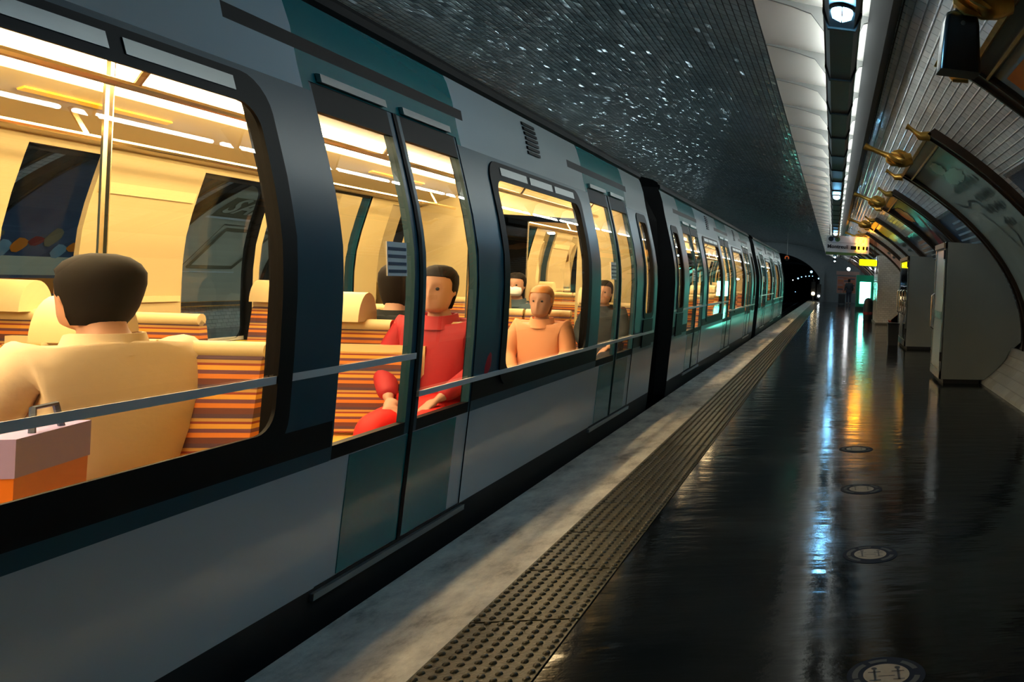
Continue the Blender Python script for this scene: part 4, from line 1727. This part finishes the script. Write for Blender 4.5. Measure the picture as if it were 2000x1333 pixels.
def merge_meshes(name, meshes, mat, voxel=None):
    bm = bmesh.new()
    for m_ in meshes:
        bm.from_mesh(m_)
    me = bpy.data.meshes.new(name)
    bm.to_mesh(me)
    bm.free()
    if voxel:
        o = bpy.data.objects.new(name, me)
        COL.objects.link(o)
        r = o.modifiers.new('remesh', 'REMESH')
        r.mode = 'VOXEL'
        r.voxel_size = voxel
        r.use_smooth_shade = True
        s_ = o.modifiers.new('smooth', 'SMOOTH')
        s_.factor, s_.iterations = .5, 2
        bpy.context.view_layer.update()
        me2 = bpy.data.meshes.new_from_object(o.evaluated_get(bpy.context.evaluated_depsgraph_get()))
        bpy.data.objects.remove(o)
        bpy.data.meshes.remove(me)
        me = me2
    me.materials.clear()
    me.materials.append(M[mat])
    me.polygons.foreach_set('use_smooth', [True] * len(me.polygons))
    return me


def V3(x, y, z):
    return Vector((x, y, z))


POSES = {
    'sit': dict(pelvis=(0, .0, .58), spine=(0, -.02, .76), chest=(0, -.02, .96), neck=(0, .0, 1.13), head=(0, .035, 1.285), sh=(.175, -.01, 1.06), el=(.235, .06, .83), wr=(.11, .27, .68),
                hip=(.09, .03, .57), knee=(.11, .44, .57), ank=(.11, .47, .14), toe=(.12, .62, .10)),
    'stand': dict(pelvis=(0, 0, .92), spine=(0, .0, 1.08), chest=(0, .01, 1.27), neck=(0, .02, 1.46), head=(0, .06, 1.605), sh=(.18, 0, 1.40), el=(.25, .0, 1.12), wr=(.26, .12, .90),
                  hip=(.09, 0, .90), knee=(.10, .04, .50), ank=(.10, -.02, .09), toe=(.12, .14, .04)),
}


def body_meshes(pose):
    p = {k: Vector(v) for k, v in POSES[pose].items()}

    def mx(v):
        return V3(-v.x, v.y, v.z)
    nodes = [(p['pelvis'], (.15, .11)), (p['spine'], (.135, .10)), (p['chest'], (.16, .11)), (p['neck'], .052), (p['head'] - V3(0, .01, .05), .055)]
    edges = [(0, 1), (1, 2), (2, 3), (3, 4)]
    for s_ in (1, -1):
        f = (lambda v: v) if s_ == 1 else mx
        i = len(nodes)
        nodes += [(f(p['sh']), .055), (f((p['sh'] + p['el']) / 2), .046), (f(p['el']), .038), (f(p['wr']), .026)]
        edges += [(2, i), (i, i + 1), (i + 1, i + 2), (i + 2, i + 3)]
        j = len(nodes)
        nodes += [(f(p['hip']), .085), (f((p['hip'] + p['knee']) / 2), .076), (f(p['knee']), .058), (f((p['knee'] * .6 + p['ank'] * .4)), .054), (f(p['ank']), .038), (f(p['toe']), .03)]
        edges += [(0, j), (j, j + 1), (j + 1, j + 2), (j + 2, j + 3), (j + 3, j + 4), (j + 4, j + 5)]
    ms = [skinned('body', nodes, edges, 'skin', 0, 2)]
    hb = MB()
    hb.loft(head_rings(p['head']), 'skin')
    for s_ in (1, -1):
        hb.sphere((p['head'].x + s_ * .080, p['head'].y - .005, p['head'].z - .015), .028, 'skin', 8, 6, (.35, .7, 1.1))
    ms.append(hb.mesh('head'))
    for s_ in (1, -1):
        f = (lambda v: v) if s_ == 1 else mx
        d = f(p['wr']) - f(p['el'])
        n_, e_ = hand_nodes(f(p['wr']) - d.normalized() * .015, d, -s_)
        ms.append(skinned('hand', n_, e_, 'skin', 0, 1))
    body = merge_meshes('body', ms, 'skin', .0085)
    # jacket
    nodes = [(p['pelvis'] + V3(0, 0, -.02), (.20, .155)), (p['spine'], (.19, .145)), (p['chest'], (.21, .155)), (p['neck'] - V3(0, .005, .06), (.115, .095)), (p['neck'] - V3(0, .0, .005), .074)]
    edges = [(0, 1), (1, 2), (2, 3), (3, 4)]
    for s_ in (1, -1):
        f = (lambda v: v) if s_ == 1 else mx
        i = len(nodes)
        w_ = p['el'] + (p['wr'] - p['el']) * .9
        nodes += [(f(p['sh']), .088), (f((p['sh'] + p['el']) / 2), .078), (f(p['el']), .066), (f(w_), .046)]
        edges += [(2, i), (i, i + 1), (i + 1, i + 2), (i + 2, i + 3)]
    jacket = skinned('jacket', nodes, edges, 'coat_dark', 0, 2)
    nodes = [(p['pelvis'] + V3(0, .0, -.01), (.185, .14))]
    edges = []
    for s_ in (1, -1):
        f = (lambda v: v) if s_ == 1 else mx
        j = len(nodes)
        a_ = p['knee'] + (p['ank'] - p['knee']) * .92
        nodes += [(f(p['hip']), .108), (f((p['hip'] + p['knee']) / 2), .098), (f(p['knee']), .078), (f(p['knee'] * .5 + p['ank'] * .5), .07), (f(a_), .06)]
        edges += [(0, j), (j, j + 1), (j + 1, j + 2), (j + 2, j + 3), (j + 3, j + 4)]
    trousers = skinned('trousers', nodes, edges, 'denim', 0, 2)
    sh = []
    for s_ in (1, -1):
        f = (lambda v: v) if s_ == 1 else mx
        q = f(p['toe'])
        h_ = f(p['ank'])
        sh.append(skinned('shoe', [(h_ + V3(0, -.03, -.05), (.042, .04)), ((h_ + q) / 2 + V3(0, 0, -.03), (.046, .038)), (q + V3(0, .02, -.02), (.038, .026))], [(0, 1), (1, 2)], 'shoe', 0, 2))
    shoes = merge_meshes('shoes', sh, 'shoe')
    hr = MB()
    rg = head_rings(p['head'], 1.0, .012)
    rings = []
    for r in rg[1:]:
        rr_ = []
        for (x, y, z) in r:
            fr = y - p['head'].y
            if z < p['head'].z - .04:
                y = min(y, p['head'].y - .004)
            elif fr > .03 and z < p['head'].z + .07:
                y = p['head'].y + .03 - .012 * (fr - .03)
                x = p['head'].x + (x - p['head'].x) * .97
            rr_.append((x, y - .008, z))
        rings.append(rr_)
    hr.loft(rings, 'hair')
    hair = hr.mesh('hair', True)
    ey = MB()
    for s_ in (1, -1):
        ey.sphere((p['head'].x + s_ * .031, p['head'].y + .083, p['head'].z - .002), .010, 'signdark', 8, 6)
    eyes = ey.mesh('eyes', True)
    mk = MB()
    pts = []
    for z, k in ((-.115, .75), (-.095, 1.0), (-.06, 1.05), (-.03, .95), (-.018, .8)):
        pts.append([(p['head'].x + .078 * k * math.sin(a), p['head'].y + .012 + .108 * k * math.cos(a), p['head'].z + z) for a in [-1.15 + 2.3 * i / 10 for i in range(11)]])
    mk.loft(pts, 'mask', False)
    mask = mk.mesh('face_mask', True)
    cl = MB()
    nk = p['neck'] - V3(0, .004, .03)
    cl.loft([[(nk.x + r * 1.08 * math.cos(a), nk.y + r * math.sin(a) * (1.0 if math.sin(a) < 0 else 1.12), nk.z + z - .018 * max(0, math.sin(a))) for a in [2 * PI * k / 20 for k in range(20)]] for r, z in ((.098, -.03), (.086, .01), (.078, .045), (.070, .045), (.070, .0))], 'coat_dark', True, False)
    collar = cl.mesh('collar', True)
    return dict(collar=collar, body=body, jacket=jacket, trousers=trousers, shoes=shoes, hair=hair, eyes=eyes, face_mask=mask)


BODIES = {k: body_meshes(k) for k in POSES}


def person(label, loc, rz, pose='sit', jacket='coat_dark', trousers='denim', hair='hair', mask=False, scale=1.06):
    t = thing('person', label, 'person', loc, rz)
    t.scale = scale if isinstance(scale, tuple) else (scale,) * 3
    for nm, mat in (('body', 'skin'), ('jacket', jacket), ('collar', jacket), ('trousers', trousers), ('shoes', 'shoe'), ('hair', hair), ('eyes', 'signdark')) + ((('face_mask', 'mask'),) if mask else ()):
        me = BODIES[pose][nm]
        if me.materials[0] != M[mat]:
            me = me.copy()
            me.materials[0] = M[mat]
        o = bpy.data.objects.new(nm, me)
        COL.objects.link(o)
        o.parent = t
    return t


person('passenger in a cream coat seen from behind through the nearest large window', (-2.56, 3.66, 0), math.radians(70), 'sit', 'coat_cream', 'denim', 'hair', scale=(1.25, 1.12, 1.05))
person('dark haired passenger in maroon coat and bright red trousers behind the nearest jade doors', (-2.30, 5.62, 0), PI, 'sit', 'coat_red', 'red', 'hair')
person('passenger in a dark coat sitting with the back to the camera, behind the door seal', (-2.62, 5.80, 0), 0.0, 'sit', 'coat_dark', 'denim', 'hair')
person('passenger with a white face mask at the far end of the nearest car', (-3.38, 10.05, 0), PI, 'sit', 'bluecloth', 'denim', 'hair', True, 1.03)
person('ginger haired passenger in peach jacket and red trousers in the second large window', (-2.33, 7.50, 0), PI, 'sit', 'peach', 'coat_red', 'ginger', False, .97)
person('dark haired passenger in dark clothes by the doors at the car end', (-2.48, 9.98, 0), PI, 'sit', 'coat_dark', 'denim', 'hair', False, 1.0)
person('lone dark figure in a long coat standing near the platform end', (1.06, 60.0, 0), math.radians(10), 'stand', 'coat_dark', 'denim', 'hair')
t = thing('shopping_bag', 'orange carrier bag with lilac rim beside the cream coat, at the lower left window edge', 'bag', (-2.34, 3.02, .06), .2)
mb = MB()
mb.loft([[(x * k, y * k, z) for x, y in ((-.10, -.16), (.10, -.16), (.10, .16), (-.10, .16))] for k, z in ((.9, 0), (1, .3), (1.04, .79))], 'p_orange')
mb.build('bag_body', t)
mb = MB()
mb.loft([[(x * 1.03, y * 1.03, z) for x, y in ((-.104, -.165), (.104, -.165), (.104, .165), (-.104, .165))] for z in (.79, .90)], 'bag_lilac')
mb.build('bag_rim', t)
for sg in (-1, 1):
    mb = MB()
    mb.tube([(sg * .09, -.07, .88), (sg * .08, -.05, .97), (sg * .08, .05, .97), (sg * .09, .07, .88)], .008, 'p_navy', 6)
    mb.build('handle', t)
t = thing('suitcase', 'dark suitcase standing on the floor left of the lone dark figure', 'suitcase', (.58, 60.2, 0))
mb = MB()
mb.loft([rrect(.24, .14, .05, z) for z in (.06, .72)], 'blackmatt')
mb.build('shell', t)
mb = MB()
mb.tube([(-.12, 0, .72), (-.12, 0, 1.0), (.12, 0, 1.0), (.12, 0, .72)], .012, 'steel', 6)
mb.build('handle', t)
for x in (-.18, .18):
    mb = MB()
    mb.loft([[(x + d, .03 * math.cos(a), .03 + .03 * math.sin(a)) for a in [2 * PI * k / 12 for k in range(12)]] for d in (-.02, .02)], 'blackmatt')
    mb.build('wheel', t)
